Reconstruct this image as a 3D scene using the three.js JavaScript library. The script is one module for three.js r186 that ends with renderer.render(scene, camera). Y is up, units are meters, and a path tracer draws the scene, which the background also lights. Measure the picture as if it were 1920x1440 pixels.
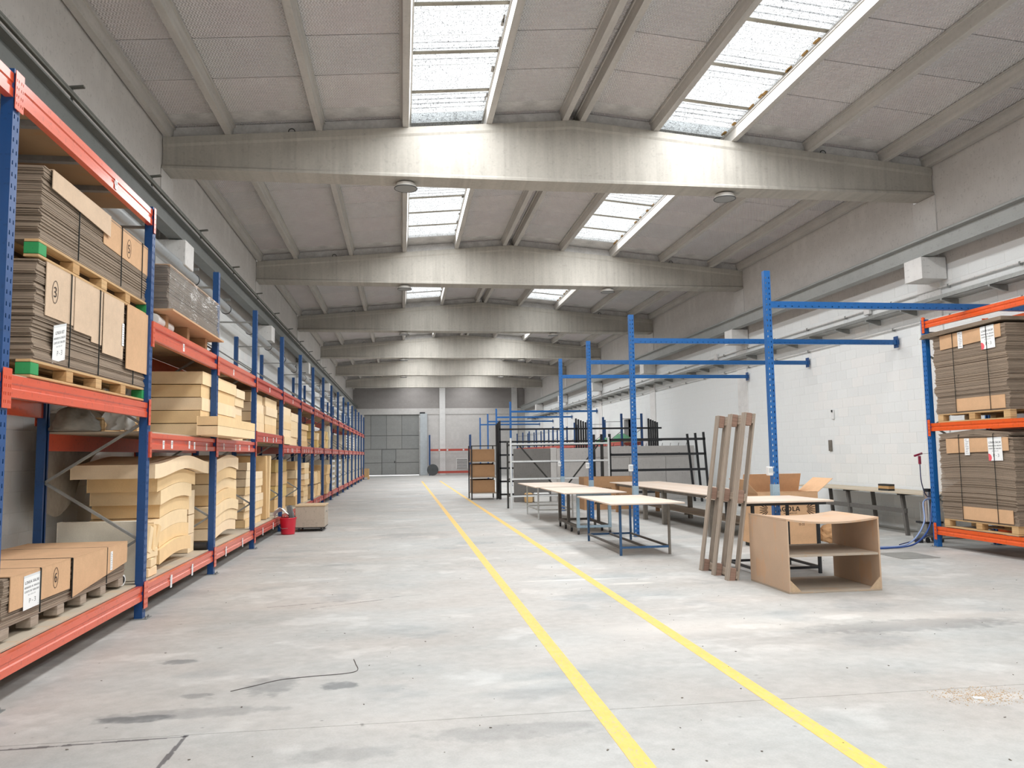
import * as THREE from 'three';
import { mergeGeometries } from 'three/addons/utils/BufferGeometryUtils.js';
import { RectAreaLightUniformsLib } from 'three/addons/lights/RectAreaLightUniformsLib.js';

// ------------------------------------------------------------------ camera, sky, daylight, exposure
const scene = new THREE.Scene();
const F = 1469.62, YAW = 0.139431, PITCH = 0.089098, ROLL = -0.0140586;
const camera = new THREE.PerspectiveCamera(2 * Math.atan(720 / F) * 180 / Math.PI, 1920 / 1440, 0.05, 300);
{
  const d = new THREE.Vector3(Math.sin(YAW) * Math.cos(PITCH), Math.sin(PITCH), -Math.cos(YAW) * Math.cos(PITCH));
  const r0 = new THREE.Vector3(Math.cos(YAW), 0, Math.sin(YAW)), u0 = new THREE.Vector3().crossVectors(r0, d);
  const r = r0.clone().multiplyScalar(Math.cos(ROLL)).addScaledVector(u0, Math.sin(ROLL));
  const u = u0.clone().multiplyScalar(Math.cos(ROLL)).addScaledVector(r0, -Math.sin(ROLL));
  camera.position.set(0, 1.5, 0);
  camera.quaternion.setFromRotationMatrix(new THREE.Matrix4().makeBasis(r, u, d.clone().negate()));
}
const renderer = new THREE.WebGLRenderer({ antialias: true });
renderer.toneMapping = THREE.LinearToneMapping;
renderer.toneMappingExposure = 1.0;
renderer.shadowMap.enabled = true;
scene.background = new THREE.Color(1.95, 1.95, 1.95);                 // bright overcast sky above the roof lights

// the hall: x across (left wall -3.72, right wall 9.42), z into the picture, beams every 7.95 m
const XL = -3.72, XR = 9.42, XC = 2.87, ZF = -60.15, ZB = 11.4, SLOPE = 0.0885;
const beamFront = (k) => -12.45 - 7.95 * k;                         // front face of beam k, k = -2 .. 5
const roofY = (x) => 6.5 + SLOPE * (Math.min(x, 2 * XC - x) - XL);  // top of the beams
const SKY = [[0.13, 1.36], [4.37, 5.62]];                           // the two strips of roof lights
RectAreaLightUniformsLib.init();
for (let k = -2; k <= 6; k++) for (const [a, b] of SKY) {           // daylight scattered by the translucent roof sheets
  const z0 = k === -2 ? ZB - 0.6 : beamFront(k - 1) - 0.9, z1 = beamFront(k) + (k < 1 ? 0.25 : 0.75);
  const l = new THREE.RectAreaLight(new THREE.Color(1, 1, 1.01), k === 2 ? 4.4 : k === 6 ? 6.6 : 11.2, b - a, z0 - z1);
  const x = (a + b) / 2;
  l.position.set(x, roofY(x) + 0.15, (z0 + z1) / 2);
  l.quaternion.setFromEuler(new THREE.Euler(0, 0, x < XC ? 0.088 : -0.088)).multiply(new THREE.Quaternion().setFromEuler(new THREE.Euler(-Math.PI / 2, 0, 0)));
  scene.add(l);
}

// ------------------------------------------------------------------ helpers
let seed = 7;
const rnd = () => { seed |= 0; seed = seed + 0x6D2B79F5 | 0; let t = Math.imul(seed ^ seed >>> 15, 1 | seed); t = t + Math.imul(t ^ t >>> 7, 61 | t) ^ t; return ((t ^ t >>> 14) >>> 0) / 4294967296; };
const rr = (a, b) => a + (b - a) * rnd();
const V = (x, y, z) => new THREE.Vector3(x, y, z);
const taken = {};
const numbered = (n) => { const c = taken[n] ?? 0; taken[n] = c + 1; return c ? `${n}_${String(c).padStart(3, '0')}` : n; };

class MB {                                                          // collects faces, gives one mesh; uv in metres
  constructor() { this.p = []; this.n = []; this.u = []; this.i = []; this.c = []; this.tint = null; }
  vert(p, n, u, v) { this.p.push(p.x, p.y, p.z); this.n.push(n.x, n.y, n.z); this.u.push(u, v); if (this.tint) this.c.push(...this.tint); return this.p.length / 3 - 1; }
  quad(a, b, c, d, n, uv) { const k = [a, b, c, d].map((p, j) => this.vert(p, n, uv[j][0], uv[j][1])); const x = V().subVectors(b, a).cross(V().subVectors(c, a)); if (x.dot(n) < 0) this.i.push(k[0], k[2], k[1], k[0], k[3], k[2]); else this.i.push(k[0], k[1], k[2], k[0], k[2], k[3]); return this; }
  obox(c, ax, h, r = 0) {                                           // centre, three unit axes, half sizes, chamfer
    const P = (s) => c.clone().addScaledVector(ax[0], s[0]).addScaledVector(ax[1], s[1]).addScaledVector(ax[2], s[2]);
    r = Math.min(r, h[0] * 0.45, h[1] * 0.45, h[2] * 0.45);
    const idx = {}, o = [c.x * 0.37 + c.z * 0.11, c.y * 0.53 + c.z * 0.29];
    for (let a = 0; a < 3; a++) for (const s of [-1, 1]) {
      const b = (a + 1) % 3, d = (a + 2) % 3, n = ax[a].clone().multiplyScalar(s), ids = [];
      for (const [q, w] of [[-1, -1], [1, -1], [1, 1], [-1, 1]]) {
        const v = [0, 0, 0]; v[a] = s * h[a]; v[b] = q * (h[b] - r); v[d] = w * (h[d] - r);
        const world = P(v);
        const e = a === 1 ? [v[2], v[0]] : a === 0 ? [v[2], v[1]] : [v[0], v[1]];
        const id = this.vert(world, n, e[0] + o[0], e[1] + o[1]); ids.push(id);
        const sg = [0, 0, 0]; sg[a] = s; sg[b] = q; sg[d] = w; idx[a + ':' + sg] = id;
      }
      if (s > 0) this.i.push(ids[0], ids[1], ids[2], ids[0], ids[2], ids[3]); else this.i.push(ids[0], ids[2], ids[1], ids[0], ids[3], ids[2]);
    }
    if (r > 0) {
      const flip = (t) => { const g = (k) => V(this.p[3 * k], this.p[3 * k + 1], this.p[3 * k + 2]); const [A, B, C] = t.map(g); const m = A.clone().add(B).add(C).divideScalar(3).sub(c); if (B.sub(A).cross(C.sub(A)).dot(m) < 0) this.i.push(t[0], t[2], t[1]); else this.i.push(...t); };
      for (let a = 0; a < 3; a++) { const b = (a + 1) % 3, d = (a + 2) % 3; for (const q of [-1, 1]) for (const w of [-1, 1]) {
        const g = (f, e) => { const sg = [0, 0, 0]; sg[a] = e; sg[b] = q; sg[d] = w; return idx[f + ':' + sg]; };
        flip([g(b, -1), g(b, 1), g(d, 1)]); flip([g(b, -1), g(d, 1), g(d, -1)]);
      } }
      for (const x of [-1, 1]) for (const y of [-1, 1]) for (const z of [-1, 1]) flip([0, 1, 2].map((a) => idx[a + ':' + [x, y, z]]));
    }
    return this;
  }
  box(x0, x1, y0, y1, z0, z1, r = 0) { return this.obox(V((x0 + x1) / 2, (y0 + y1) / 2, (z0 + z1) / 2), [V(1, 0, 0), V(0, 1, 0), V(0, 0, 1)], [Math.abs(x1 - x0) / 2, Math.abs(y1 - y0) / 2, Math.abs(z1 - z0) / 2], r); }
  bar(p, q, w, h, r = 0, up = V(0, 1, 0)) {                         // box from p to q; w across, h along 'up'
    const y = V().subVectors(q, p), L = y.length(); y.normalize();
    const x = V().crossVectors(y, up); if (x.lengthSq() < 1e-6) x.set(1, 0, 0); x.normalize();
    return this.obox(p.clone().add(q).multiplyScalar(0.5), [x, y, V().crossVectors(x, y)], [w / 2, L / 2, h / 2], r);
  }
  cyl(p, q, r0, n = 12, r1 = r0, caps = true) {
    const y = V().subVectors(q, p), L = y.length(); y.normalize();
    const x = V().crossVectors(y, Math.abs(y.y) < 0.9 ? V(0, 1, 0) : V(1, 0, 0)).normalize(), z = V().crossVectors(x, y), base = this.p.length / 3;
    for (let k = 0; k <= n; k++) { const a = k / n * 2 * Math.PI, d = x.clone().multiplyScalar(Math.cos(a)).addScaledVector(z, Math.sin(a)); this.vert(p.clone().addScaledVector(d, r0), d, a * r0, 0); this.vert(q.clone().addScaledVector(d, r1), d, a * r0, L); }
    for (let k = 0; k < n; k++) { const a = base + 2 * k; this.i.push(a, a + 1, a + 2, a + 1, a + 3, a + 2); }
    if (caps) for (const [c, R, s] of [[p, r0, -1], [q, r1, 1]]) { const nn = y.clone().multiplyScalar(s), m = this.vert(c, nn, 0, 0), f = this.p.length / 3; for (let k = 0; k <= n; k++) { const a = k / n * 2 * Math.PI, d = x.clone().multiplyScalar(Math.cos(a)).addScaledVector(z, Math.sin(a)); this.vert(c.clone().addScaledVector(d, R), nn, Math.cos(a) * R, Math.sin(a) * R); } for (let k = 0; k < n; k++) s > 0 ? this.i.push(m, f + k + 1, f + k) : this.i.push(m, f + k, f + k + 1); }
    return this;
  }
  tube(points, r, seg = 40, n = 7) { return this.geo(new THREE.TubeGeometry(new THREE.CatmullRomCurve3(points), seg, r, n)); }
  geo(g, m) { if (m) g.applyMatrix4(m); if (!g.index) { g.setIndex([...Array(g.attributes.position.count).keys()]); } const b = this.p.length / 3, P = g.attributes.position, N = g.attributes.normal, U = g.attributes.uv; for (let k = 0; k < P.count; k++) this.vert(V().fromBufferAttribute(P, k), V().fromBufferAttribute(N, k), U ? U.getX(k) : 0, U ? U.getY(k) : 0); for (let k = 0; k < g.index.count; k++) this.i.push(b + g.index.getX(k)); return this; }
  // closed profile [[a,b],...] swept along an axis: 'z' profile (x,y), 'x' profile (z,y)
  sweep(poly, axis, t0, t1) {
    const s = new THREE.Shape(poly.map(([a, b]) => new THREE.Vector2(a, b))), g = new THREE.ExtrudeGeometry(s, { depth: t1 - t0, bevelEnabled: false });
    const M = axis === 'z' ? new THREE.Matrix4().makeTranslation(0, 0, t0) : new THREE.Matrix4().makeBasis(V(0, 0, -1), V(0, 1, 0), V(1, 0, 0)).premultiply(new THREE.Matrix4().makeTranslation(t0, 0, 0));
    return this.geo(g, M);
  }
  geometry() {
    const g = new THREE.BufferGeometry();
    g.setAttribute('position', new THREE.Float32BufferAttribute(this.p, 3)); g.setAttribute('normal', new THREE.Float32BufferAttribute(this.n, 3)); g.setAttribute('uv', new THREE.Float32BufferAttribute(this.u, 2));
    if (this.c.length) g.setAttribute('color', new THREE.Float32BufferAttribute(this.c, 3));
    g.setIndex(this.i); return g;
  }
  build(name, mat, parent) { return put(name, this.geometry(), mat, parent); }
}
function put(name, geometry, mat, parent = scene) {
  const m = new THREE.Mesh(geometry, mat); m.castShadow = m.receiveShadow = true;
  m.name = parent === scene ? numbered(name) : name; parent.add(m); return m;
}
function tag(o, label, category, group) { o.userData.label = label; o.userData.category = category; if (group) o.userData.group = group; return o; }
function thing(name, label, category, at = [0, 0, 0], turn = 0, group) {
  const o = new THREE.Group(); o.name = numbered(name); scene.add(o); o.position.set(...at); o.rotation.y = turn; return tag(o, label, category, group);
}
function struct(name, label, category) { const o = thing(name, label, category); o.userData.kind = 'structure'; return o; }
function dup(root, at, label, turn) { const r = root.clone(); r.userData = { ...root.userData }; r.name = numbered(root.name.replace(/_\d{3}$/, '')); scene.add(r); r.position.set(...at); if (turn !== undefined) r.rotation.y = turn; if (label) r.userData.label = label; return r; }

// ------------------------------------------------------------------ textures
const hash = (x, y) => { let h = Math.imul(x | 0, 374761393) + Math.imul(y | 0, 668265263) | 0; h = Math.imul(h ^ h >>> 13, 1274126177); return ((h ^ h >>> 16) >>> 0) / 4294967296; };
const LAT = new Float32Array(256 * 256); for (let y = 0; y < 256; y++) for (let x = 0; x < 256; x++) LAT[y * 256 + x] = hash(x, y);
function vn(x, y) { const xi = Math.floor(x), yi = Math.floor(y), fx = x - xi, fy = y - yi, u = fx * fx * (3 - 2 * fx), v = fy * fy * (3 - 2 * fy), a = xi & 255, b = xi + 1 & 255, c = (yi & 255) << 8, d = (yi + 1 & 255) << 8; const p = LAT[c + a], q = LAT[d + a]; return (p + (LAT[c + b] - p) * u) * (1 - v) + (q + (LAT[d + b] - q) * u) * v; }
const fbm = (x, y, o = 4) => { let s = 0, a = 0.5, t = 0; for (let k = 0; k < o; k++) { s += a * vn(x, y); t += a; a *= 0.5; x = x * 2.03 + 17.3; y = y * 2.03 + 5.1; } return s / t; };
function tex(w, h, fn, { size = [1, 1], srgb = true, mirror = true } = {}) {
  const d = new Uint8Array(w * h * 4);
  for (let y = 0; y < h; y++) for (let x = 0; x < w; x++) { const c = fn(x / w, y / h, x, y), k = 4 * (y * w + x); d[k] = c[0]; d[k + 1] = c[1]; d[k + 2] = c[2]; d[k + 3] = 255; }
  const t = new THREE.DataTexture(d, w, h); t.wrapS = t.wrapT = mirror ? THREE.MirroredRepeatWrapping : THREE.RepeatWrapping; t.magFilter = THREE.LinearFilter; t.minFilter = THREE.LinearMipmapLinearFilter; t.generateMipmaps = true;
  if (srgb) t.colorSpace = THREE.SRGBColorSpace; t.repeat.set(1 / size[0], 1 / size[1]); t.needsUpdate = true; return t;
}
const cl = (v) => v < 0 ? 0 : v > 255 ? 255 : v;
const sm = (a, b, x) => { x = (x - a) / (b - a); x = x < 0 ? 0 : x > 1 ? 1 : x; return x * x * (3 - 2 * x); };
// near-white mottling that multiplies a material's colour
const tMottle = tex(512, 512, (u, v) => { const a = fbm(u * 9, v * 9, 5), b = fbm(u * 60 + 9, v * 60, 3); const g = 226 + (a - 0.5) * 46 + (b - 0.5) * 26; return [cl(g), cl(g), cl(g - 1)]; }, { size: [1.6, 1.6] });
const tFine = tex(256, 256, (u, v, x, y) => { const g = 232 + (hash(x, y) - 0.5) * 30 + (fbm(u * 20, v * 20, 3) - 0.5) * 24; return [g, g, g]; }, { size: [0.5, 0.5] });
const tPaint = tex(512, 512, (u, v) => { const a = fbm(u * 6, v * 6, 4), s = fbm(u * 90, v * 7 + 30, 3), c = fbm(u * 40, v * 40 + 70, 3); const sc = sm(0.7, 0.76, c) * 30; const g = 244 + (a - 0.5) * 16 + (s - 0.5) * 9 - sc * 0.6; return [cl(g), cl(g), cl(g)]; }, { size: [1.2, 1.2] });
const tWall = tex(256, 256, (u, v, x, y) => { const g = 249 + (fbm(u * 5, v * 5, 4) - 0.5) * 9 + (hash(x, y) - 0.5) * 4; return [cl(g - 2), cl(g), cl(g)]; }, { size: [2.2, 2.2] });
const tBeam = tex(1024, 512, (u, v) => { const st = fbm(u * 110, v * 3, 4), bl = fbm(u * 14, v * 5 + 9, 5), f = fbm(u * 220, v * 110, 3), spot = sm(0.74, 0.8, fbm(u * 130 + 40, v * 65, 2)); const g = 226 + (st - 0.5) * 28 + (bl - 0.5) * 26 + (f - 0.5) * 12 - spot * 9; return [cl(g + 1), cl(g), cl(g - 2)]; }, { size: [6, 3] });
const tPanel = tex(512, 512, (u, v) => { const a = fbm(u * 5, v * 5, 4), b = fbm(u * 70, v * 24 + 60, 3); const g = 240 + (a - 0.5) * 20 + (b - 0.5) * 12, h = (fbm(u * 3 + 50, v * 3, 3) - 0.5) * 12; return [cl(g + 2 + h), cl(g), cl(g + h * 0.4)]; }, { size: [2.4, 2.4] });
const tPerf = tex(512, 512, (u, v) => { const w = Math.sin(v * 2 * Math.PI * 26 + 1.8 * Math.sin(u * 2 * Math.PI * 12)); const g = 128 + 100 * w; return [g, g, g]; }, { size: [1, 1], srgb: false, mirror: false });
const tWood = tex(512, 512, (u, v) => { const w = fbm(u * 3, v * 60, 4), r = Math.sin((u * 2 + fbm(u * 2, v * 30, 3) * 9) * 5), f = fbm(u * 10, v * 240, 2); const g = 226 + (w - 0.5) * 50 + r * 7 + (f - 0.5) * 36; return [cl(g + 4), cl(g), cl(g - 8)]; }, { size: [1.2, 0.5] });
const tWoodV = tWood.clone(); tWoodV.rotation = Math.PI / 2; tWoodV.needsUpdate = true;
const tMdf = tex(512, 512, (u, v, x, y) => { const a = fbm(u * 4, v * 4, 4), b = fbm(u * 14 + 8, v * 5, 4); const st = sm(0.58, 0.7, b); const g = 242 + (a - 0.5) * 26 + (hash(x, y) - 0.5) * 10; return [cl(g + st * 6), cl(g - st * 4), cl(g - st * 14)]; }, { size: [1.1, 1.1] });
const tCard = tex(256, 256, (u, v) => { const l = Math.sin(u * 2 * Math.PI * 42) * 4, a = fbm(u * 5, v * 5, 4), f = fbm(u * 80, v * 80, 2); const g = 246 + l + (a - 0.5) * 22 + (f - 0.5) * 16; return [cl(g), cl(g), cl(g)]; }, { size: [0.5, 0.5] });
const tFoam = tex(256, 256, (u, v, x, y) => { const g = 246 + (fbm(u * 6, v * 6, 4) - 0.5) * 14 + (hash(x, y) - 0.5) * 14; return [cl(g + 2), cl(g), cl(g - 5)]; }, { size: [0.7, 0.7] });
const tLight = tex(512, 512, (u, v) => { const s = vn(u * 190, v * 190) * 0.6 + vn(u * 90 + 7, v * 90) * 0.4, d = fbm(u * 6, v * 6, 3); const li = sm(0.9, 1, Math.cos(v * 2 * Math.PI * 6)) * (0.4 + 0.8 * vn(u * 30, v * 40)); const g = cl(252 - 120 * sm(0.54, 0.78, s) - 10 * sm(0.5, 0.8, d) - 85 * li); return [g, g, g]; }, { size: [1.06, 1.06], mirror: false });
const tYellow = tex(256, 1024, (u, v) => { const e = fbm(u * 5, v * 60, 4), c = fbm(u * 14 + 70, v * 120, 3), m = sm(0.66, 0.74, c) * 0.75 + sm(0.62, 0.72, e) * 0.22; const b = [232, 190, 96], g = [178, 170, 150]; return b.map((q, k) => cl(q + (g[k] - q) * m + (e - 0.5) * 14)); }, { size: [0.1, 3] });
const tSheet = tex(128, 256, (u, v) => { const l = Math.sin(v * 2 * Math.PI * 18); const g = 208 + l * 30 + (fbm(u * 4, v * 30, 3) - 0.5) * 30; return [g, g, g]; }, { size: [0.5, 0.14] });
// power-floated concrete: grey blue and pinkish clouds, drag marks, pale scuffs, dark smears, specks
function floorTex(W, Hh, sx, sz, ox, oz, marks = []) {
  return tex(W, Hh, (u, v, px, py) => {
    const x = ox + u * sx, z = oz - v * sz;
    const a = fbm(x * 0.55 + 40, z * 0.8 + 60, 5), b = fbm(x * 0.9 + 90, z * 1.7 + 20, 5), s = fbm(x * 1.6 + 3, z * 2.6 + 11, 5), f = fbm(x * 16, z * 18, 4);
    const pale = sm(0.6, 0.74, fbm(x * 2 + 12, z * 2.8 + 70, 6)), dark = sm(0.63, 0.76, fbm(x * 1.1 + 33, z * 1.7 + 5, 6)), n = hash(px, py) - 0.5;
    let r = 173 + (a - 0.5) * 24 + (s - 0.5) * 16 + (f - 0.5) * 18 + n * 8, g = r - 1, bl = r - 5;
    const pk = (b - 0.5) * 26; r += pk * 0.4; bl -= pk * 0.2;
    r += pale * 13; g += pale * 13; bl += pale * 13; r -= dark * 13; g -= dark * 11; bl -= dark * 9;
    const sp = vn(x * 26 + 5, z * 30 + 8) * vn(x * 9, z * 11 + 4); if (sp > 0.8) { const k = (sp - 0.8) * 380; r -= k; g -= k; bl -= k; }
    for (const m of marks) { const d = m(x, z, f); if (d) { r -= d[0]; g -= d[1]; bl -= d[2]; } }
    return [cl(r), cl(g), cl(bl)];
  }, { size: [sx, sz], mirror: false });
}
const smear = (cx, cz, rx, rz, k) => (x, z, f) => { const d = ((x - cx) / rx) ** 2 + ((z - cz) / rz) ** 2; if (d > 1.6) return null; const w = (1 - sm(0.5, 1.5, d + (f - 0.5) * 1.4)) * k; return [w, w * 0.95, w * 0.88]; };
const crackAt = (x0, z0, x1, z1, w) => (x, z, f) => { const dx = x1 - x0, dz = z1 - z0, t = Math.max(0, Math.min(1, ((x - x0) * dx + (z - z0) * dz) / (dx * dx + dz * dz))), d = Math.hypot(x - x0 - dx * t, z - z0 - dz * t) + (f - 0.5) * 0.02; return d < w ? [70, 70, 66] : null; };
const tFloorA = floorTex(2048, 1024, 13.4, 8.1, -3.85, 3.4, [crackAt(-1.17, -4.62, -1.22, -3.2, 0.012), crackAt(-2.1, -4.56, -1.17, -4.6, 0.01), smear(0.6, -4.35, 0.5, 0.12, 16), smear(-0.3, -4.2, 0.3, 0.1, 14)]);
const tFloorB = floorTex(2048, 2048, 13.4, 8.0, -3.85, -4.63, [smear(-0.42, -5.42, 0.11, 0.09, 46), smear(-0.85, -5.5, 0.16, 0.22, 24), smear(-1.65, -6.25, 0.14, 0.07, 40), smear(-1.55, -4.95, 0.22, 0.06, 42), smear(-1.25, -5.0, 0.5, 0.1, 20), smear(-1.3, -5.35, 0.1, 0.05, 26), smear(3.4, -6.6, 1.6, 0.3, -14), smear(4.3, -6.3, 0.9, 0.22, 22), smear(2.1, -9.3, 0.7, 0.05, -26), smear(2.6, -8.9, 0.25, 0.06, -28), crackAt(-1.35, -8.3, 0.2, -8.7, 0.006), crackAt(-0.9, -8.15, -0.2, -8.5, 0.006), smear(0.9, -5.2, 0.3, 0.1, -12)]);
const tFloorC = floorTex(1024, 1024, 13.4, 16, -3.85, -12.6, []);
const bump = (t, s) => { const c = t.clone(); c.colorSpace = THREE.NoColorSpace; c.needsUpdate = true; return { bumpMap: c, bumpScale: s }; };

// ------------------------------------------------------------------ materials
const S = (color, roughness, o = {}) => new THREE.MeshStandardMaterial({ color, roughness, ...o });
const P = (color, roughness, o = {}) => new THREE.MeshPhysicalMaterial({ color, roughness, ...o });
const M = {
  floorA: S(0xffffff, 0.62, { map: tFloorA }), floorB: S(0xffffff, 0.62, { map: tFloorB }), floorC: S(0xffffff, 0.62, { map: tFloorC }), slabSide: S(0x9a968e, 0.9),
  block: S(0xf6f8f8, 0.75, { map: tWall }), block2: S(0xf3f5f5, 0.75, { map: tWall }), block3: S(0xf8f8f7, 0.75, { map: tWall }), mortar: S(0xeceeee, 0.9),
  fascia: S(0xd4d1cd, 0.85, { map: tPaint }), column: S(0xd8d6d3, 0.8, { map: tPaint }), columnWhite: S(0xf0f0ee, 0.7, { map: tPaint }),
  upperWall: S(0xa39f9c, 0.9, { map: tPaint }),
  beam: S(0xc4c1b9, 0.8, { map: tBeam }), purlin: S(0xd2d0cc, 0.85, { map: tBeam }),
  panel: S(0xdad9d9, 0.8, { map: tPanel, bumpMap: tPerf, bumpScale: 0.012 }), panel2: S(0xdddcdb, 0.8, { map: tPanel, bumpMap: tPerf, bumpScale: 0.012 }), panel3: S(0xd7d8d8, 0.8, { map: tPanel, bumpMap: tPerf, bumpScale: 0.012 }),
  strip: S(0xdedddc, 0.7, { map: tMottle }), roofTop: S(0x8d8983, 0.95),
  sky: P(0xf4f8fa, 0.9, { map: tLight, transmission: 0.85, side: THREE.DoubleSide }), lap: P(0xb9b4a6, 0.9, { map: tMottle, transmission: 0.25, side: THREE.DoubleSide }), moss: S(0xb99257, 0.95, { map: tMottle }),
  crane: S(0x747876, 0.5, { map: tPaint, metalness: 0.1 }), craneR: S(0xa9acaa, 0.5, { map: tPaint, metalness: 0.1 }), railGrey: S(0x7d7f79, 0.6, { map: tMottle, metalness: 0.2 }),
  galv: S(0xb4b6b4, 0.4, { map: tMottle, metalness: 0.75 }), galvDull: S(0xa2a5a3, 0.5, { map: tMottle, metalness: 0.25 }), pipe: S(0xaab0b3, 0.35, { metalness: 0.15, map: tPaint }), band: S(0x3b3f42, 0.5),
  blue: P(0x104a86, 0.42, { map: tPaint, clearcoat: 0.3, clearcoatRoughness: 0.35 }), blueLight: P(0x1566ae, 0.42, { map: tPaint, clearcoat: 0.3, clearcoatRoughness: 0.35 }),
  orange: P(0xe85f3c, 0.3, { map: tPaint, clearcoat: 0.5, clearcoatRoughness: 0.22 }), orangeR: P(0xef5f1c, 0.3, { map: tPaint, clearcoat: 0.5, clearcoatRoughness: 0.22 }), orangeDark: P(0xd8452c, 0.35, { map: tPaint }), redOld: S(0xbf5446, 0.55, { map: tPaint }),
  board: S(0xb59a78, 0.85, { map: tMdf }), boardDusty: S(0xc9bda9, 0.9, { map: tMdf }),
  sheet: S(0xffffff, 0.9, { vertexColors: true, map: tSheet }), card: S(0xd9b088, 0.85, { map: tCard }), cardPale: S(0xdcc2a6, 0.85, { map: tCard }), cardDark: S(0xb8906a, 0.9, { map: tCard }), strap: S(0x2c2f2d, 0.5),
  wood: S(0xdcb98a, 0.8, { map: tWood }), woodB: S(0xcfa877, 0.8, { map: tWood }), woodGrey: S(0xb3a79c, 0.9, { map: tWood }), woodGreyV: S(0xb3a9a0, 0.9, { map: tWoodV }), woodRed: S(0xa3877b, 0.9, { map: tWood }), green: S(0x2f9a58, 0.6, { map: tPaint }), greenDark: S(0x3f7d5c, 0.7, { map: tMottle }),
  foam: S(0xfbe2ba, 0.95, { map: tFoam }), foamB: S(0xf7d8a8, 0.95, { map: tFoam }), foamC: S(0xfde7c6, 0.95, { map: tFoam }), foamTan: S(0xe6c391, 0.95, { map: tFoam }), foamWhite: S(0xf6f0e0, 0.9, { map: tFoam }), foamOld: S(0xe2c484, 0.95, { map: tFoam }),
  tableTop: S(0xe4d3c3, 0.55, { map: tMdf }), mdf: S(0xcfb297, 0.75, { map: tMdf }), mdfDusty: S(0xb8aa99, 0.9, { map: tMdf }), mdfEdge: S(0xd3b796, 0.85, { map: tFine }),
  black: S(0x24262a, 0.45, { map: tPaint }), blackDusty: S(0x3a3a38, 0.6, { map: tMottle }), white: S(0xe9ebea, 0.45, { map: tPaint }), whiteSteel: S(0xdfe3e3, 0.45, { map: tPaint }), paleBlue: S(0x9fb7c6, 0.5, { map: tPaint }), dirtyBlue: S(0x3d6896, 0.5, { map: tMottle }), steelGrey: S(0x6d6a66, 0.55, { map: tMottle }), legGrey: S(0x8a847b, 0.6, { map: tMottle }),
  doorGrey: S(0x9c9e9c, 0.6, { map: tPaint }), doorGrey2: S(0xa3a4a1, 0.6, { map: tPaint }), doorFrame: S(0x6f7170, 0.6), postWhite: S(0xc6ced2, 0.5, { map: tPaint }),
  paper: S(0xeef0ef, 0.7), cloth: S(0xb9b0a3, 0.95, { map: tMottle, side: THREE.DoubleSide }), cloth2: S(0x97938a, 0.95, { map: tMottle, side: THREE.DoubleSide }), film: P(0xffffff, 0.12, { transmission: 0.92, side: THREE.DoubleSide, ior: 1.35, ...bump(tMottle, 0.02) }), plastic: S(0xeef0ee, 0.5, { side: THREE.DoubleSide }),
  red: P(0xd01f38, 0.3, { clearcoat: 0.3 }), greyPlastic: S(0x66686a, 0.5), chest: S(0xc2b5a5, 0.7, { map: tPaint }), chestRim: S(0xd9c2a3, 0.7, { map: tWood }), yellow: S(0xffffff, 0.6, { map: tYellow }), plate: S(0x9fa09c, 0.5, { metalness: 0.3, map: tMottle }),
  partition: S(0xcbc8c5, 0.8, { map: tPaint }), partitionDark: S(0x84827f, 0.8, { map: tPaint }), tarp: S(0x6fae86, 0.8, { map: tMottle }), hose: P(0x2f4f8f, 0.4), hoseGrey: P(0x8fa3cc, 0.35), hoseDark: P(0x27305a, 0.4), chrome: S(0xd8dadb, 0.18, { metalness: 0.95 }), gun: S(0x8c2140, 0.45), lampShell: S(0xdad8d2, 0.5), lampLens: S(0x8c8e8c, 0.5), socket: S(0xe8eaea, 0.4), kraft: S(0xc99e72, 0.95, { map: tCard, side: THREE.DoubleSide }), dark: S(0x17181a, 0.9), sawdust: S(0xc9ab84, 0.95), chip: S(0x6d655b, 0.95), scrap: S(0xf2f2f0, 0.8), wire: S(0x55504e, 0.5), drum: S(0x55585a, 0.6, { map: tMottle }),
};

// ------------------------------------------------------------------ lettering (flat print)
function print(w, h, draw, bg = null) {
  const c = document.createElement('canvas'); c.width = w; c.height = h; const g = c.getContext('2d'); if (bg !== 'clear') { g.fillStyle = bg ?? '#ffffff'; g.fillRect(0, 0, w, h); } draw(g, w, h);
  const t = new THREE.CanvasTexture(c); t.colorSpace = THREE.SRGBColorSpace; return t;
}
function labelTex(title, dot) {
  return print(256, 330, (g, w, h) => {
    g.fillStyle = '#dfe3e4'; g.fillRect(0, 0, w, 22); g.fillStyle = '#2a2c30'; g.textAlign = 'center'; g.font = 'bold 38px sans-serif'; g.fillText(title, w / 2, 84);
    g.font = 'bold 25px sans-serif'; g.fillText('ARMARIO M. BRAZOS', w / 2, 128, w - 20); g.fillText('CORTE DE TABLERO', w / 2, 168, w - 24); g.font = '18px sans-serif'; g.fillText('60 x 120 x 210', w / 2, 200);
    g.font = '58px sans-serif'; g.fillText('P - 3', w / 2 + 12, 276); if (dot) { g.fillStyle = '#f0606c'; g.beginPath(); g.arc(0, 286, 58, -Math.PI / 2, Math.PI / 2); g.fill(); }
    g.fillStyle = '#777'; g.font = '14px sans-serif'; g.fillText('01', w - 22, h - 12);
  }, '#f4f6f5');
}
const tLabelRed = labelTex('LINEA SALM', true), tLabel = labelTex('LINEA SALM', false), tLabelKit = labelTex('LINEA KIT', false);
const tTag = print(64, 160, (g, w, h) => { g.fillStyle = '#6c7076'; for (let k = 0; k < 9; k++) g.fillRect(10 + (k * 7) % 9, 12 + k * 16, 26 + (k * 13) % 18, 4); }, '#f2f3f3');
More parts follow.
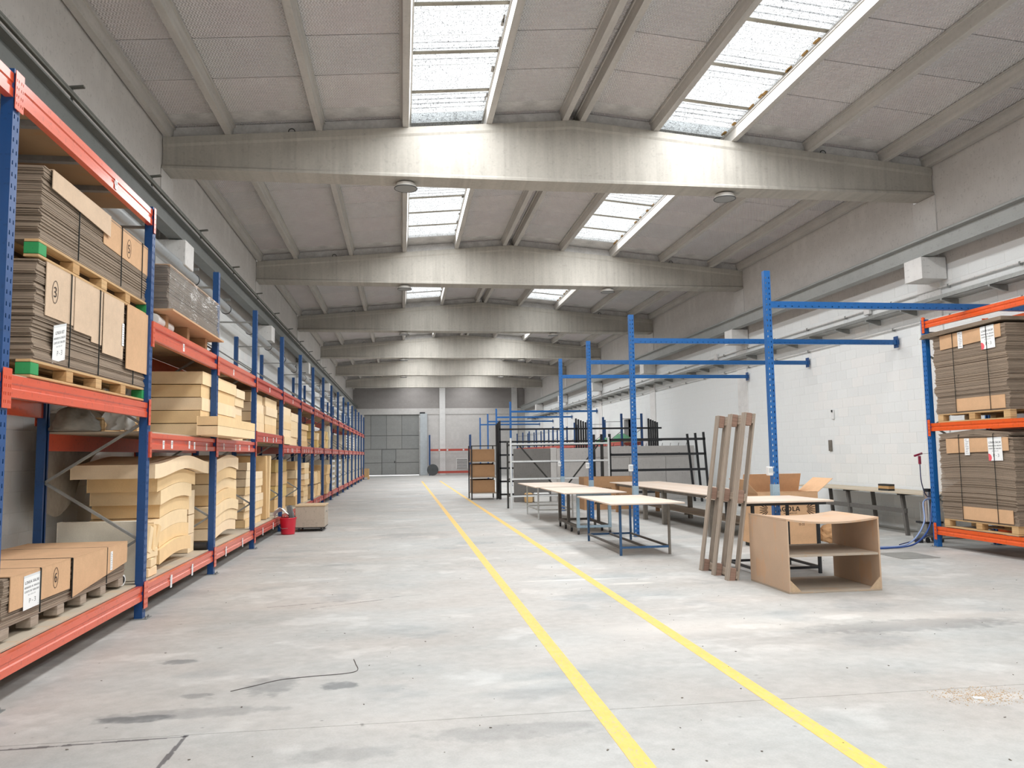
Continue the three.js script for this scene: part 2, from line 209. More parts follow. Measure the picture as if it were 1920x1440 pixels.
const tSticker = print(96, 64, (g, w, h) => { g.fillStyle = '#50545a'; for (let k = 0; k < 16; k++) g.fillRect(10 + k * 5, 10, 1 + k % 3, 26); g.font = '12px sans-serif'; g.fillText('A-01-3', 26, 54); }, '#f3f2f1');
const circled = (n) => print(128, 160, (g, w, h) => { g.strokeStyle = '#3a3430'; g.lineWidth = 3; g.beginPath(); g.ellipse(w / 2, h / 2, 40, 68, 0.08, 0, 7); g.stroke(); g.font = '84px sans-serif'; g.textAlign = 'center'; g.fillStyle = '#3a3430'; g.fillText(n, w / 2, h / 2 + 30); }, 'clear');
const mLabelRed = S(0xffffff, 0.6, { map: tLabelRed }), mLabel = S(0xffffff, 0.6, { map: tLabel }), mLabelKit = S(0xffffff, 0.6, { map: tLabelKit }), mTag = S(0xffffff, 0.6, { map: tTag }), mSticker = S(0xffffff, 0.6, { map: tSticker });
const mNum = Object.fromEntries(['3', '5', '6'].map((n) => [n, S(0xffffff, 0.85, { map: circled(n), transparent: true })]));
function plate(w, h, t = 0.0015) {                                  // thin card facing +z whose front carries a 0..1 picture
  const b = new MB(); b.box(-w / 2, w / 2, -h / 2, h / 2, -t, 0);
  const g = b.geometry(), u = g.attributes.uv, p = g.attributes.position; for (let k = 0; k < u.count; k++) u.setXY(k, p.getX(k) / w + 0.5, p.getY(k) / h + 0.5); return g;
}
const PL = {}; const plateOf = (w, h) => PL[w + '/' + h] ??= plate(w, h);
function stick(name, w, h, mat, parent, at, ry = Math.PI / 2, rz = 0, rx = 0) { const m = put(name, plateOf(w, h), mat, parent); m.position.set(...at); m.rotation.set(rx, ry, rz, 'YXZ'); return m; }

// ------------------------------------------------------------------ floor
{
  const f = struct('floor', 'light grey power-floated concrete floor with scuffs and one saw cut', 'floor');
  const cuts = [ZB + 0.2]; for (let k = -2; k <= 5; k++) cuts.push(-4.63 - 7.97 * (k - (-1)) + 0); cuts.push(ZF - 0.2);
  for (let k = 0; k + 1 < cuts.length; k++) {
    const z0 = cuts[k], z1 = cuts[k + 1], g = 0.003;
    const b = new MB(); b.box(XL - 0.13, XR + 0.13, -0.18, 0, z1 + g, z0 - g, 0.002);
    const geo = b.geometry(), u = geo.attributes.uv, p = geo.attributes.position, mat = k === 1 ? M.floorA : k === 2 ? M.floorB : M.floorC;
    const [ox, oz] = k === 1 ? [-3.85, 3.4] : k === 2 ? [-3.85, -4.63] : [-3.85, -12.6];
    for (let q = 0; q < u.count; q++) u.setXY(q, p.getX(q) - ox, oz - p.getZ(q));
    put('slab', geo, mat, f);
  }
  const bed = new MB(); bed.box(XL - 0.13, XR + 0.13, -0.3, -0.182, ZF - 0.2, ZB + 0.2); bed.build('bedding', M.slabSide, f);
}
for (const [x0, x1, label] of [[1.15, 1.115, 'yellow painted floor line beside the racks, the narrower aisle edge'], [2.215, 2.165, 'yellow painted floor line running beside the work tables']]) {
  const b = new MB(), w = 0.052, z0 = 2.8, z1 = -46, n = 12;
  for (let k = 0; k < n; k++) { const za = z0 + (z1 - z0) * k / n, zb = z0 + (z1 - z0) * (k + 1) / n, xa = x0 + (x1 - x0) * (-za / 40), xb = x0 + (x1 - x0) * (-zb / 40), y = 0.0012; b.quad(V(xa - w, y, za), V(xa + w, y, za), V(xb + w, y, zb), V(xb - w, y, zb), V(0, 1, 0), [[0, za], [0.1, za], [0.1, zb], [0, zb]]); b.quad(V(xa + w, 0, za), V(xa + w, y, za), V(xb + w, y, zb), V(xb + w, 0, zb), V(1, 0, 0), [[0, za], [0, za], [0, zb], [0, zb]]); b.quad(V(xa - w, 0, za), V(xa - w, y, za), V(xb - w, y, zb), V(xb - w, 0, zb), V(-1, 0, 0), [[0, za], [0, za], [0, zb], [0, zb]]); }
  tag(b.build('floor_line', M.yellow), label, 'floor marking');
}

// ------------------------------------------------------------------ walls of painted blocks, fascia panels above
const BW = 0.4, BH = 0.2, GAP = 0.004, FASC = 4.7;
const blockGeo = (() => { const b = new MB(); b.box(-0.01, 0.0032, 0, BH - GAP, 0, BW - GAP, 0.0025); return b.geometry(); })();
const blockMats = [M.block, M.block2, M.block3];
function blockWall(root, x, side, holes, near) {                    // side +1: faces +x
  const rest = []; let count = 0;
  for (let r = 0; r < FASC / BH - 0.5; r++) for (let c = 0; c < (ZB - ZF) / BW + 1; c++) {
    const z = ZF + c * BW - (r % 2) * BW / 2, y = r * BH + 0.002; if (z < ZF || z + BW > ZB) continue;
    if (holes.some(([za, zb, yb]) => z + BW > za && z < zb && y < yb)) continue;
    if (near(z, y) && count < 300) { const m = put('block', blockGeo, blockMats[Math.floor(rnd() * 3)], root); m.position.set(x + side * rr(0, 0.001), y, z); if (side < 0) { m.rotation.y = Math.PI; m.position.z += BW - GAP; } count++; }
    else rest.push([z, y]);
  }
  const im = new THREE.InstancedMesh(blockGeo, M.block, rest.length), q = new THREE.Quaternion().setFromAxisAngle(V(0, 1, 0), side < 0 ? Math.PI : 0), one = V(1, 1, 1), mt = new THREE.Matrix4();
  rest.forEach(([z, y], k) => im.setMatrixAt(k, mt.compose(V(x + side * rr(0, 0.001), y, side < 0 ? z + BW - GAP : z), q, one)));
  im.name = 'far_blocks'; im.userData.kind = 'stuff'; im.castShadow = im.receiveShadow = true; root.add(im);
}
const DOOR = [-32.7, -31.2, 2.9];                                   // doorway in the right wall
{
  const wl = struct('wall_left', 'white painted block wall behind the long orange and blue racks', 'wall');
  new MB().box(XL - 0.2, XL, 0, FASC, ZF, ZB).build('backing', M.mortar, wl);
  for (let k = -2; k <= 6; k++) { const z0 = k === -2 ? ZB : beamFront(k - 1) - 0.6, z1 = beamFront(k) + (k === 6 ? 0 : -0.1); new MB().box(XL - 0.2, XL + 0.01, FASC, 6.72, z1, z0, 0.006).build('fascia_panel', M.fascia, wl); }
  blockWall(wl, XL, 1, [], (z, y) => (z > -8.6 && z < -5 && y < 2.2) || (z > -20 && z < -10.5 && y > 2.8 && y < 4.2));
  const wr = struct('wall_right', 'white painted block wall behind the work benches', 'wall');
  new MB().box(XR, XR + 0.2, 0, FASC, DOOR[1], ZB).box(XR, XR + 0.2, 0, FASC, ZF, DOOR[0]).box(XR, XR + 0.2, DOOR[2], FASC, DOOR[0], DOOR[1]).build('backing', M.mortar, wr);
  for (let k = -2; k <= 6; k++) { const z0 = k === -2 ? ZB : beamFront(k - 1) - 0.6, z1 = beamFront(k) + (k === 6 ? 0 : -0.1); new MB().box(XR - 0.01, XR + 0.2, FASC, 6.72, z1, z0, 0.006).build('fascia_panel', M.fascia, wr); }
  blockWall(wr, XR, -1, [DOOR], (z, y) => z > -17.2 && z < -10.9 && y > 0.75 && y < 4.6);
  const dr = struct('door_2', 'dark doorway in the white right wall behind the black frames', 'doorway');
  new MB().box(XR + 0.2, XR + 2.2, -0.1, 0, DOOR[0] - 0.6, DOOR[1] + 0.6).build('threshold', M.slabSide, dr);
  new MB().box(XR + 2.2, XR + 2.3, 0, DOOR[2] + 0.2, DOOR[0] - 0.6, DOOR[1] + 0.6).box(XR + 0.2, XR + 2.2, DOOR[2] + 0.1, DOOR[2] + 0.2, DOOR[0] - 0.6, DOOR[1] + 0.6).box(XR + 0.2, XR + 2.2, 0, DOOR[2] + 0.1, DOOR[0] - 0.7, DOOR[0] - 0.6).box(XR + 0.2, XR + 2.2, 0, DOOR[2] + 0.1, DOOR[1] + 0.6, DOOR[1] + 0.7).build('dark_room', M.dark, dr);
  // end wall with the big gate
  const wf = struct('wall_far', 'light grey end wall with pilaster and concrete lintel', 'wall');
  const top = 7.3;
  new MB().box(XL, -2.86, 0, 4.6, ZF - 0.2, ZF).box(1.24, XR, 0, 4.6, ZF - 0.2, ZF).build('lower_wall', M.column, wf);
  new MB().box(XL, XR, 5.06, top, ZF - 0.2, ZF).build('upper_wall', M.upperWall, wf);
  new MB().box(XL, XR, 4.6, 5.06, ZF - 0.2, ZF + 0.05, 0.01).build('lintel', M.column, wf);
  for (const x of [3.02, 8.6]) new MB().box(x - 0.22, x + 0.22, 0, 6.9, ZF, ZF + 0.09, 0.01).build('pilaster', M.columnWhite, wf);
  const wb = struct('wall_back', 'plain light grey end wall behind the viewpoint', 'wall');
  new MB().box(XL, XR, 0, top, ZB, ZB + 0.2).build('wall_face', M.column, wb);
  // sliding gate
  const d = struct('door_1', 'tall grey sheet metal gate with wicket door at the end of the hall', 'gate');
  new MB().box(-2.86, 1.24, 0.05, 4.6, ZF - 0.16, ZF - 0.1).build('gate_backing', M.doorFrame, d);
  const cols = [-2.86, -2.38, -1.2, -0.06, 1.24];
  for (const [y0, y1] of [[3.02, 4.58], [2.0, 3.0]]) for (let k = 0; k < 4; k++) new MB().box(cols[k] + 0.012, cols[k + 1] - 0.012, y0 + 0.012, y1 - 0.012, ZF - 0.1, ZF - 0.075, 0.008).build('sheet_panel', k % 2 ? M.doorGrey : M.doorGrey2, d);
  for (const [x0, x1] of [[-2.86, -1.56], [-0.5, 1.24]]) for (const [y0, y1] of [[0.06, 0.96], [0.98, 1.98]]) new MB().box(x0 + 0.012, x1 - 0.012, y0 + 0.01, y1 - 0.01, ZF - 0.1, ZF - 0.075, 0.008).build('sheet_panel', M.doorGrey2, d);
  const w = new MB().box(-1.53, -0.53, 0.08, 1.95, ZF - 0.1, ZF - 0.06, 0.01).build('wicket_door', M.doorGrey, d);
  new MB().box(-0.62, -0.56, 0.95, 1.1, ZF - 0.06, ZF - 0.02, 0.008).build('lock', M.black, w); new MB().box(-1.53, -0.53, 0.98, 1.0, ZF - 0.06, ZF - 0.05).build('rail', M.doorFrame, w);
  const gp = struct('trim_1', 'pale grey boxed guide post beside the grey gate', 'guide post');
  new MB().box(1.32, 1.86, 0, 4.66, ZF + 0.01, ZF + 0.3, 0.012).build('cladding', M.postWhite, gp); new MB().box(1.3, 1.7, 4.66, 4.76, ZF + 0.01, ZF + 0.32, 0.01).build('cap', M.black, gp);
  for (let k = 0; k < 4; k++) new MB().box(1.27, 1.32, 1.2 + k * 1.05, 1.32 + k * 1.05, ZF + 0.15, ZF + 0.2).build('guide_block', M.white, gp);
}

// ------------------------------------------------------------------ columns with corbels
for (let k = -2; k <= 5; k++) for (const s of [-1, 1]) {
  const z1 = beamFront(k) - 0.6, z0 = beamFront(k) + 0.02, X = s < 0 ? XL : XR, st = (a) => X - s * a;
  const c = struct('column', `concrete column with a boxed corbel on the ${s < 0 ? 'wall behind the long racks' : 'wall behind the benches'}`, 'column'); c.userData.group = s < 0 ? 'columns of the rack wall' : 'columns of the bench wall';
  const xs = [st(-0.1), st(0.035)].sort((a, b) => a - b), cs = [st(0.02), st(s < 0 ? 0.46 : 0.5)].sort((a, b) => a - b);
  new MB().box(xs[0], xs[1], 0, FASC, z1, z0, 0.012).build('lower_shaft', M.columnWhite, c);
  new MB().box(xs[0], xs[1], FASC, 6.0, z1, z0, 0.012).build('upper_shaft', M.column, c);
  new MB().box(cs[0], cs[1], 4.43, 4.82, beamFront(k) - 0.28, beamFront(k) + 0.2, 0.012).build('corbel', M.columnWhite, c);
}

// ------------------------------------------------------------------ roof: beams, purlins, sheets, roof lights
for (let k = -2; k <= 5; k++) {
  const b = struct('roof_beam', k === 2 ? 'double-pitched concrete roof beam, third across the aisle, with little light on it' : k === 0 ? 'pale double-pitched concrete roof beam, first across the aisle' : k === 1 ? 'pale double-pitched concrete roof beam, second across the aisle' : 'pale double-pitched concrete roof beam deep in the hall', 'beam'); if (k > 2) b.userData.group = 'roof beams deep in the hall'; if (k < 0) { b.userData.group = 'roof beams behind the viewpoint'; b.userData.label = 'double-pitched concrete roof beam behind the viewpoint'; }
  const zc = beamFront(k) - 0.24, mat = M.beam, x0 = XL + 0.02, x1 = XR - 0.02, N = 28, secs = [];
  for (let q = 0; q <= N; q++) {
    const x = x0 + (x1 - x0) * q / N, yt = roofY(x), wb = 0.24, ww = 0.2, wt = 0.22;
    secs.push([x, [[wb, 6.0], [wb, 6.035], [wb - 0.012, 6.05], [ww, 6.075], [ww, yt - 0.15], [wt, yt - 0.11], [wt, yt], [-wt, yt], [-wt, yt - 0.11], [-ww, yt - 0.15], [-ww, 6.075], [-wb + 0.012, 6.05], [-wb, 6.035], [-wb, 6.0]]]);
  }
  const m = new MB();
  for (let q = 0; q < N; q++) { const [xa, A] = secs[q], [xb, B] = secs[q + 1]; for (let j = 0; j < A.length; j++) { const j2 = (j + 1) % A.length, a = V(xa, A[j][1], zc + A[j][0]), c = V(xa, A[j2][1], zc + A[j2][0]), d = V(xb, B[j2][1], zc + B[j2][0]), e = V(xb, B[j][1], zc + B[j][0]); const n = V(0, A[j][0] - A[j2][0], A[j2][1] - A[j][1]).normalize(); const flat = Math.abs(n.y) > 0.7; m.quad(a, c, d, e, n, flat ? [[xa, A[j][0]], [xa, A[j2][0]], [xb, B[j2][0]], [xb, B[j][0]]] : [[xa, A[j][1]], [xa, A[j2][1]], [xb, B[j2][1]], [xb, B[j][1]]]); } }
  for (const [x, prof, s] of [[x0, secs[0][1], -1], [x1, secs[N][1], 1]]) { const sh = new THREE.ShapeGeometry(new THREE.Shape(prof.map(([a, y]) => new THREE.Vector2(a, y)))); sh.applyMatrix4(new THREE.Matrix4().makeBasis(V(0, 0, 1), V(0, 1, 0), V(s, 0, 0)).setPosition(x, 0, zc)); const N2 = sh.attributes.normal; for (let q = 0; q < N2.count; q++) N2.setXYZ(q, s, 0, 0); m.geo(sh); }
  m.build('beam_body', mat, b);
  for (const x of [-1.75, 7.35]) { const r = 0.05, y = roofY(x); new MB().geo(new THREE.TorusGeometry(r, 0.008, 5, 12), new THREE.Matrix4().makeTranslation(x, y + 0.02, zc + 0.18)).build('lifting_loop', M.black, b); }
}
const PX = [-3.63, -2.72, -1.32, 0.06, 1.43, 2.72, 3.02, 4.3, 5.69, 7.09, 8.5, 9.33];
const PH = 0.2;
const ceiling = struct('ceiling', 'grey ceiling of ribbed boards on concrete purlins', 'ceiling');
{
  const slopeOf = (x) => x < XC ? SLOPE : -SLOPE, strips = [[XL, PX[1]], [PX[1], PX[2]], [PX[2], PX[3]], [PX[3], PX[4]], [PX[4], PX[5]], [PX[5], PX[6]], [PX[6], PX[7]], [PX[7], PX[8]], [PX[8], PX[9]], [PX[9], PX[10]], [PX[10], XR]];
  let panels = 0, win = 0; const rest = [];
  const panelShape = (xa, xb, L) => { const b = new MB(), xm = (xa + xb) / 2, hw = (xb - xa) / 2 - 0.003; b.obox(V(0, 0, 0), [V(1, 0, 0), V(0, 1, 0), V(0, 0, 1)], [hw, 0.012, L / 2 - 0.004], 0.004); return b; };
  const geos = {};
  for (let k = -2; k <= 6; k++) {
    const z0 = k === -2 ? ZB : beamFront(k - 1) - 0.04, z1 = k === 6 ? ZF : beamFront(k) - 0.61, n = 7, near = k >= 0 && k <= 2;
    // purlins
    PX.forEach((x, q) => { const w0 = 0.048, w1 = 0.07, y = roofY(x) + 0.002, sk = q === 4 || q === 8 ? 0.02 : 0; const b = new MB(); b.sweep([[x - w0, y], [x + w0, y], [x + w1, y + PH - 0.05], [x + w1 + 0.02, y + PH - 0.05], [x + w1 + 0.02, y + PH - 0.008 - sk * 0], [x - w1 - 0.02, y + PH - 0.008], [x - w1 - 0.02, y + PH - 0.05], [x - w1, y + PH - 0.05]], 'z', z1 + 0.62 - 0.3, z0 - 0.3); b.build('purlin', M.purlin, ceiling); });
    strips.forEach(([xa, xb], q) => {
      const xm = (xa + xb) / 2, y = roofY(xm) + PH + 0.012 + (Math.abs(xm - XC) < 0.2 ? -0.01 : 0), sl = Math.abs(xm - XC) < 0.2 ? 0 : slopeOf(xm), sky = q === 3 || q === 7;
      const zs = sky ? (k < 1 ? z1 + 0.2 : z1 + 1.15) : z1 + 0.95, L0 = (z0 - zs) / n;
      const place = (o, z) => { o.position.set(xm, y, z); o.rotation.z = Math.atan(sl); };
      if (!sky) for (let r = 0; r < n; r++) { const key = q + '/' + L0.toFixed(3), g = geos[key] ??= panelShape(xa, xb, L0).geometry(), z = z0 - (r + 0.5) * L0, mat = [M.panel, M.panel2, M.panel3][Math.floor(rnd() * 3)];
        if (near && panels < 300) { place(put('ceiling_board', g, mat, ceiling), z); panels++; } else { const gg = g.clone(); const t = new THREE.Object3D(); place(t, z); t.updateMatrix(); rest.push(gg.applyMatrix4(t.matrix)); } }
      if (!sky || k >= 1) { const z2 = zs, L = z2 - z1; const b = new MB(); b.obox(V(0, 0, 0), [V(1, 0, 0), V(0, 1, 0), V(0, 0, 1)], [(xb - xa) / 2 - 0.003, 0.01, L / 2 - 0.003], 0.003); place(b.build('cover_strip', M.strip, ceiling), (z1 + z2) / 2); }
      if (k < 6 && (!sky || k !== 0)) { const pa = PX.find((p) => Math.abs(p - xa) < 0.1) ?? xa, pb = PX.find((p) => Math.abs(p - xb) < 0.1) ?? xb, x0 = pa + 0.05, x1 = pb - 0.05; if (x1 - x0 > 0.25) new MB().sweep([[x0, roofY(x0) + 0.001], [x1, roofY(x1) + 0.001], [x1, roofY(x1) + PH - 0.012], [x0, roofY(x0) + PH - 0.012]], 'z', beamFront(k) - 0.14, beamFront(k) - 0.12).build('infill_board', M.strip, ceiling); }
      if (sky) {
        const w = struct(`window_${++win}`, `corrugated translucent roof light ${q === 3 ? 'on the rack side of the ridge' : 'on the bench side of the ridge'}`, 'skylight'); w.userData.group = q === 3 ? 'roof lights over the rack side' : 'roof lights over the bench side';
        const hw = (xb - xa) / 2, nn = 7;
        for (let r = 0; r < nn; r++) { const L = (z0 - zs) / nn, b = new MB(), sg = 48, am = 0.02; let prev; for (let t = 0; t <= sg; t++) { const z = L / 2 - L * t / sg, ph = t / sg * 2 * Math.PI * 6, yy = am * Math.sin(ph), dn = am * Math.cos(ph) * 2 * Math.PI * 6 / L; const nrm = V(0, -1, -dn).normalize(); const i0 = b.vert(V(-hw, yy, z), nrm, -hw + r, z + r * 1.1), i1 = b.vert(V(hw, yy, z), nrm, hw + r, z + r * 1.1); if (prev) b.i.push(prev[0], i0, i1, prev[0], i1, prev[1]); prev = [i0, i1]; }
          place(b.build('sheet', M.sky, w), z0 - (r + 0.5) * L); w.children[w.children.length - 1].position.y += 0.02;
          if (r) { const j = new MB(); j.box(-hw, hw, -0.012, 0.006, -0.035, 0.035, 0.003); place(j.build('lap_joint', M.lap, w), z0 - r * L); } }
        const e = new MB(); for (let t = 0; t < 20; t++) { const z = rr(zs, z0 - 0.1), l = rr(0.03, 0.08); e.obox(V(xb - 0.1 - rr(0, 0.02), roofY(xb - 0.1) + PH - 0.01, z), [V(1, 0, 0), V(0, 1, 0), V(0, 0, 1)], [rr(0.008, 0.025), 0.012, l], 0.004); } e.build('edge_filler', q === 3 ? M.roofTop : M.moss, w);
      }
    });
  }
  if (rest.length) { const m = put('far_ceiling_boards', mergeGeometries(rest), M.panel, ceiling); m.userData.kind = 'stuff'; }
  // outer roof skin keeps the light out everywhere but over the roof lights
  const skin = new MB();
  for (const [xa, xb] of [[XL - 0.2, SKY[0][0] - 0.1], [SKY[0][1] + 0.1, XC], [XC, SKY[1][0] - 0.1], [SKY[1][1] + 0.1, XR + 0.2]]) { const p = (x, y) => V(x, y, 0); const ya = roofY(xa), yb = roofY(xb); skin.sweep([[xa, ya + PH + 0.09], [xb, yb + PH + 0.09], [xb, yb + PH + 0.16], [xa, ya + PH + 0.16]], 'z', ZF - 0.2, ZB + 0.2); }
  for (let k = -2; k <= 6; k++) for (const [a, b] of SKY) { const zE = k === 6 ? ZF : beamFront(k) - 0.61, L = k < 1 ? 0.2 : 1.15, ya = roofY(a - 0.1), yb = roofY(b + 0.1); skin.sweep([[a - 0.1, ya + PH + 0.06], [b + 0.1, yb + PH + 0.06], [b + 0.1, yb + PH + 0.1], [a - 0.1, ya + PH + 0.1]], 'z', zE - 0.02, zE + L); }
  skin.build('roof_skin', M.roofTop, ceiling);
}

// ------------------------------------------------------------------ crane runways, lamps, pipe, cable tray
{
  const iBeam = (x, y0, y1, w) => [[x - w, y0], [x + w, y0], [x + w, y0 + 0.02], [x + 0.012, y0 + 0.03], [x + 0.012, y1 - 0.03], [x + w, y1 - 0.02], [x + w, y1], [x - w, y1], [x - w, y1 - 0.02], [x - 0.012, y1 - 0.03], [x - 0.012, y0 + 0.03], [x - w, y0 + 0.02]];
  const l = thing('crane_runway', 'dark grey steel crane runway beam above the long racks', 'crane rail');
  new MB().sweep(iBeam(-3.42, 4.83, 5.14, 0.1), 'z', ZF + 0.3, ZB - 0.2).build('girder', M.crane, l);
  new MB().box(-3.45, -3.39, 5.14, 5.19, ZF + 0.3, ZB - 0.2, 0.008).build('rail', M.railGrey, l);
  const con = new MB(); for (const [x, y] of [[-3.34, 5.2], [-3.36, 5.25]]) con.box(x - 0.02, x + 0.02, y, y + 0.03, ZF + 0.3, ZB - 0.2, 0.006); con.build('power_rail', M.railGrey, l);
  for (let z = -5.8; z > -40; z -= 2.65) { new MB().bar(V(-3.42, 5.15, z), V(-3.42, 5.38, z), 0.02, 0.02).bar(V(-3.47, 5.38, z), V(-3.3, 5.4, z), 0.05, 0.02).build('conductor_clip', M.railGrey, l); }
  const r = thing('crane_runway', 'light grey steel crane runway beam above the benches', 'crane rail');
  new MB().sweep(iBeam(9.06, 4.83, 5.14, 0.1), 'z', ZF + 0.3, ZB - 0.2).build('girder', M.craneR, r);
  new MB().box(9.03, 9.09, 5.14, 5.19, ZF + 0.3, ZB - 0.2, 0.008).build('rail', M.craneR, r);
}
{
  let first; for (let k = 0; k <= 4; k++) for (const x of [0.06, 5.6]) {
    const at = [x, 6.0, beamFront(k) - 0.3], lab = `round flat ceiling lamp, unlit, under the ${k === 0 ? 'first roof beam' : k === 1 ? 'second roof beam' : 'further roof beams'} on the ${x < 3 ? 'rack' : 'bench'} side`;
    if (!first) { first = thing('ceiling_lamp', lab, 'lamp', at); const sh = new MB(); sh.cyl(V(0, -0.02, 0), V(0, -0.1, 0), 0.15, 28, 0.19).cyl(V(0, 0, 0), V(0, -0.02, 0), 0.05, 12); sh.build('shell', M.lampShell, first); new MB().cyl(V(0, -0.1, 0), V(0, -0.104, 0), 0.178, 28).build('lens', M.lampLens, first); new MB().geo(new THREE.TorusGeometry(0.186, 0.008, 6, 28).rotateX(Math.PI / 2).translate(0, -0.1, 0)).build('rim', M.drum, first); if (k > 1) first.userData.group = 'x'; }
    else dup(first, at, lab); if (k > 1) scene.children[scene.children.length - 1].userData.group = 'ceiling lamps under the further beams';
  }
  const p = thing('ventilation_pipe', 'grey round pipe on hangers along the wall above the racks', 'pipe');
  const pts = [V(-3.38, 4.5, 4), V(-3.38, 4.42, -12), V(-3.38, 4.2, -28), V(-3.38, 4.1, -50)];
  for (let k = 0; k < 3; k++) new MB().cyl(pts[k], pts[k + 1], 0.09, 20).build('pipe_length', M.pipe, p);
  for (let z = -6; z > -46; z -= 2.4) { const y = z > -12 ? 4.5 - (4 - z) / 16 * 0.08 : z > -28 ? 4.42 - (-12 - z) / 16 * 0.22 : 4.2 - (-28 - z) / 22 * 0.1; new MB().geo(new THREE.TorusGeometry(0.094, 0.009, 6, 20), new THREE.Matrix4().makeTranslation(-3.38, y, z)).build('clamp', M.band, p); new MB().box(-3.72, -3.3, y + 0.16, y + 0.2, z - 0.02, z + 0.02).box(-3.385, -3.375, y + 0.09, y + 0.17, z - 0.005, z + 0.005).build('hanger', M.galvDull, p); }
  const t = thing('cable_tray', 'galvanised cable tray on wall brackets above the benches', 'cable tray');
  const tr = new MB(); tr.box(9.08, 9.36, 4.03, 4.036, -57, -3).box(9.08, 9.085, 4.03, 4.1, -57, -3).box(9.355, 9.36, 4.03, 4.1, -57, -3); tr.build('tray', M.galv, t);
  for (let z = -8.7; z > -56; z -= 1.1) new MB().sweep([[9.06, 4.028], [9.38, 4.028], [9.38, 3.93], [9.35, 3.93], [9.06, 4.0]], 'z', z - 0.02, z + 0.02).build('bracket', M.galv, t);
  for (const [y, r, n, lab] of [[4.32, 0.016, 'conduit', 'thin pale conduit on the wall, the upper one above the cable tray'], [3.8, 0.012, 'conduit', 'thin pale conduit on the wall below the cable tray']]) { const c = thing(n, lab, 'conduit'); new MB().cyl(V(9.375, y, -4), V(9.375, y - 0.05, -56), r, 8).build('tube', M.columnWhite, c); for (let z = -9; z > -50; z -= 1.6) new MB().box(9.35, 9.405, y - 0.05, y + 0.01, z - 0.012, z + 0.012).build('saddle', M.galvDull, c); }
  for (const [z, lab] of [[-14.6, 'pale junction box on the wall above the second bench leg'], [-22.4, 'pale junction box on the wall further along the conduit']]) { const c = thing('junction_box', lab, 'box'); new MB().box(9.34, 9.405, 4.22, 4.4, z - 0.1, z + 0.1, 0.01).build('case', M.columnWhite, c); new MB().cyl(V(9.38, 4.22, z), V(9.38, 3.86, z), 0.01, 6).build('drop_tube', M.columnWhite, c); }
}

// ------------------------------------------------------------------ pallet racks
const UPH = 3.98;
function uprightGeo(H) {                                            // C-section, perforated face towards +x, base at y 0
  const s = new THREE.Shape([[-0.045, 0], [0.045, 0], [0.045, H], [-0.045, H]].map(([a, b]) => new THREE.Vector2(a, b)));
  for (let y = 0.06; y < H - 0.05; y += 0.075) for (const z of [-0.022, 0.022]) s.holes.push(new THREE.Path([[z - 0.007, y], [z + 0.007, y], [z + 0.005, y + 0.028], [z - 0.005, y + 0.028]].map(([a, b]) => new THREE.Vector2(a, b))));
  const b = new MB(); b.geo(new THREE.ExtrudeGeometry(s, { depth: 0.003, bevelEnabled: false }), new THREE.Matrix4().makeBasis(V(0, 0, -1), V(0, 1, 0), V(1, 0, 0)).setPosition(0.036, 0, 0));
  for (const z of [-1, 1]) b.box(-0.035, 0.036, 0, H, z * 0.042, z * 0.045).box(-0.035, -0.032, 0, H, z * 0.018, z * 0.045);
  return b.geometry();
}
const UG = uprightGeo(UPH), UG3 = uprightGeo(3.0), UG35 = uprightGeo(3.5);
const footGeo = new MB().box(-0.06, 0.09, 0, 0.006, -0.075, 0.075).cyl(V(0.07, 0, 0.04), V(0.07, 0.025, 0.04), 0.008, 6).cyl(V(0.07, 0, -0.04), V(0.07, 0.025, -0.04), 0.008, 6).geometry();
function frame(rack, xf, xb, z, H, geo, mat, nodes, dir = 1) {      // one upright frame; dir 1: front faces +x
  const f = new THREE.Group(); f.name = 'upright_frame'; rack.add(f);
  for (const [x, t] of [[xf, dir > 0 ? 0 : Math.PI], [xb, dir > 0 ? Math.PI : 0]]) { const u = put('upright', geo, mat, f); u.position.set(x, 0, z); u.rotation.y = t; const p = put('foot_plate', footGeo, M.galvDull, f); p.position.set(x, 0, z); p.rotation.y = t; }
  for (const [fa, ya, ba, yb] of nodes) new MB().bar(V(xf - dir * fa, ya, z), V(xb + dir * ba, yb, z), 0.022, 0.035, 0, V(0, 0, 1)).build('brace', M.galvDull, f);
}
const zig = (H) => { const n = [[0.03, 0.12, 0.03, 0.12], [0.03, H - 0.2, 0.03, H - 0.2]]; let y = 0.74, front = true; n.push([0.03, 0.74, 0.03, 0.2]); while (y + 0.56 < H - 0.2) { n.push(front ? [0.03, y, 0.03, y + 0.55] : [0.03, y + 0.55, 0.03, y]); y += 0.55; front = !front; } return n; };
const profileA = (h) => [[-0.025, 0], [0.025, 0], [0.025, h * 0.36], [0.017, h * 0.42], [0.017, h * 0.58], [0.025, h * 0.64], [0.025, h], [-0.025, h]];
const profileB = (h) => [[-0.028, 0], [0.02, 0], [0.029, h * 0.05], [0.029, h * 0.33], [0.02, h * 0.38], [-0.004, h * 0.4], [-0.004, h * 0.66], [0.014, h * 0.68], [0.022, h * 0.72], [0.022, h * 0.96], [0.014, h], [-0.028, h]];
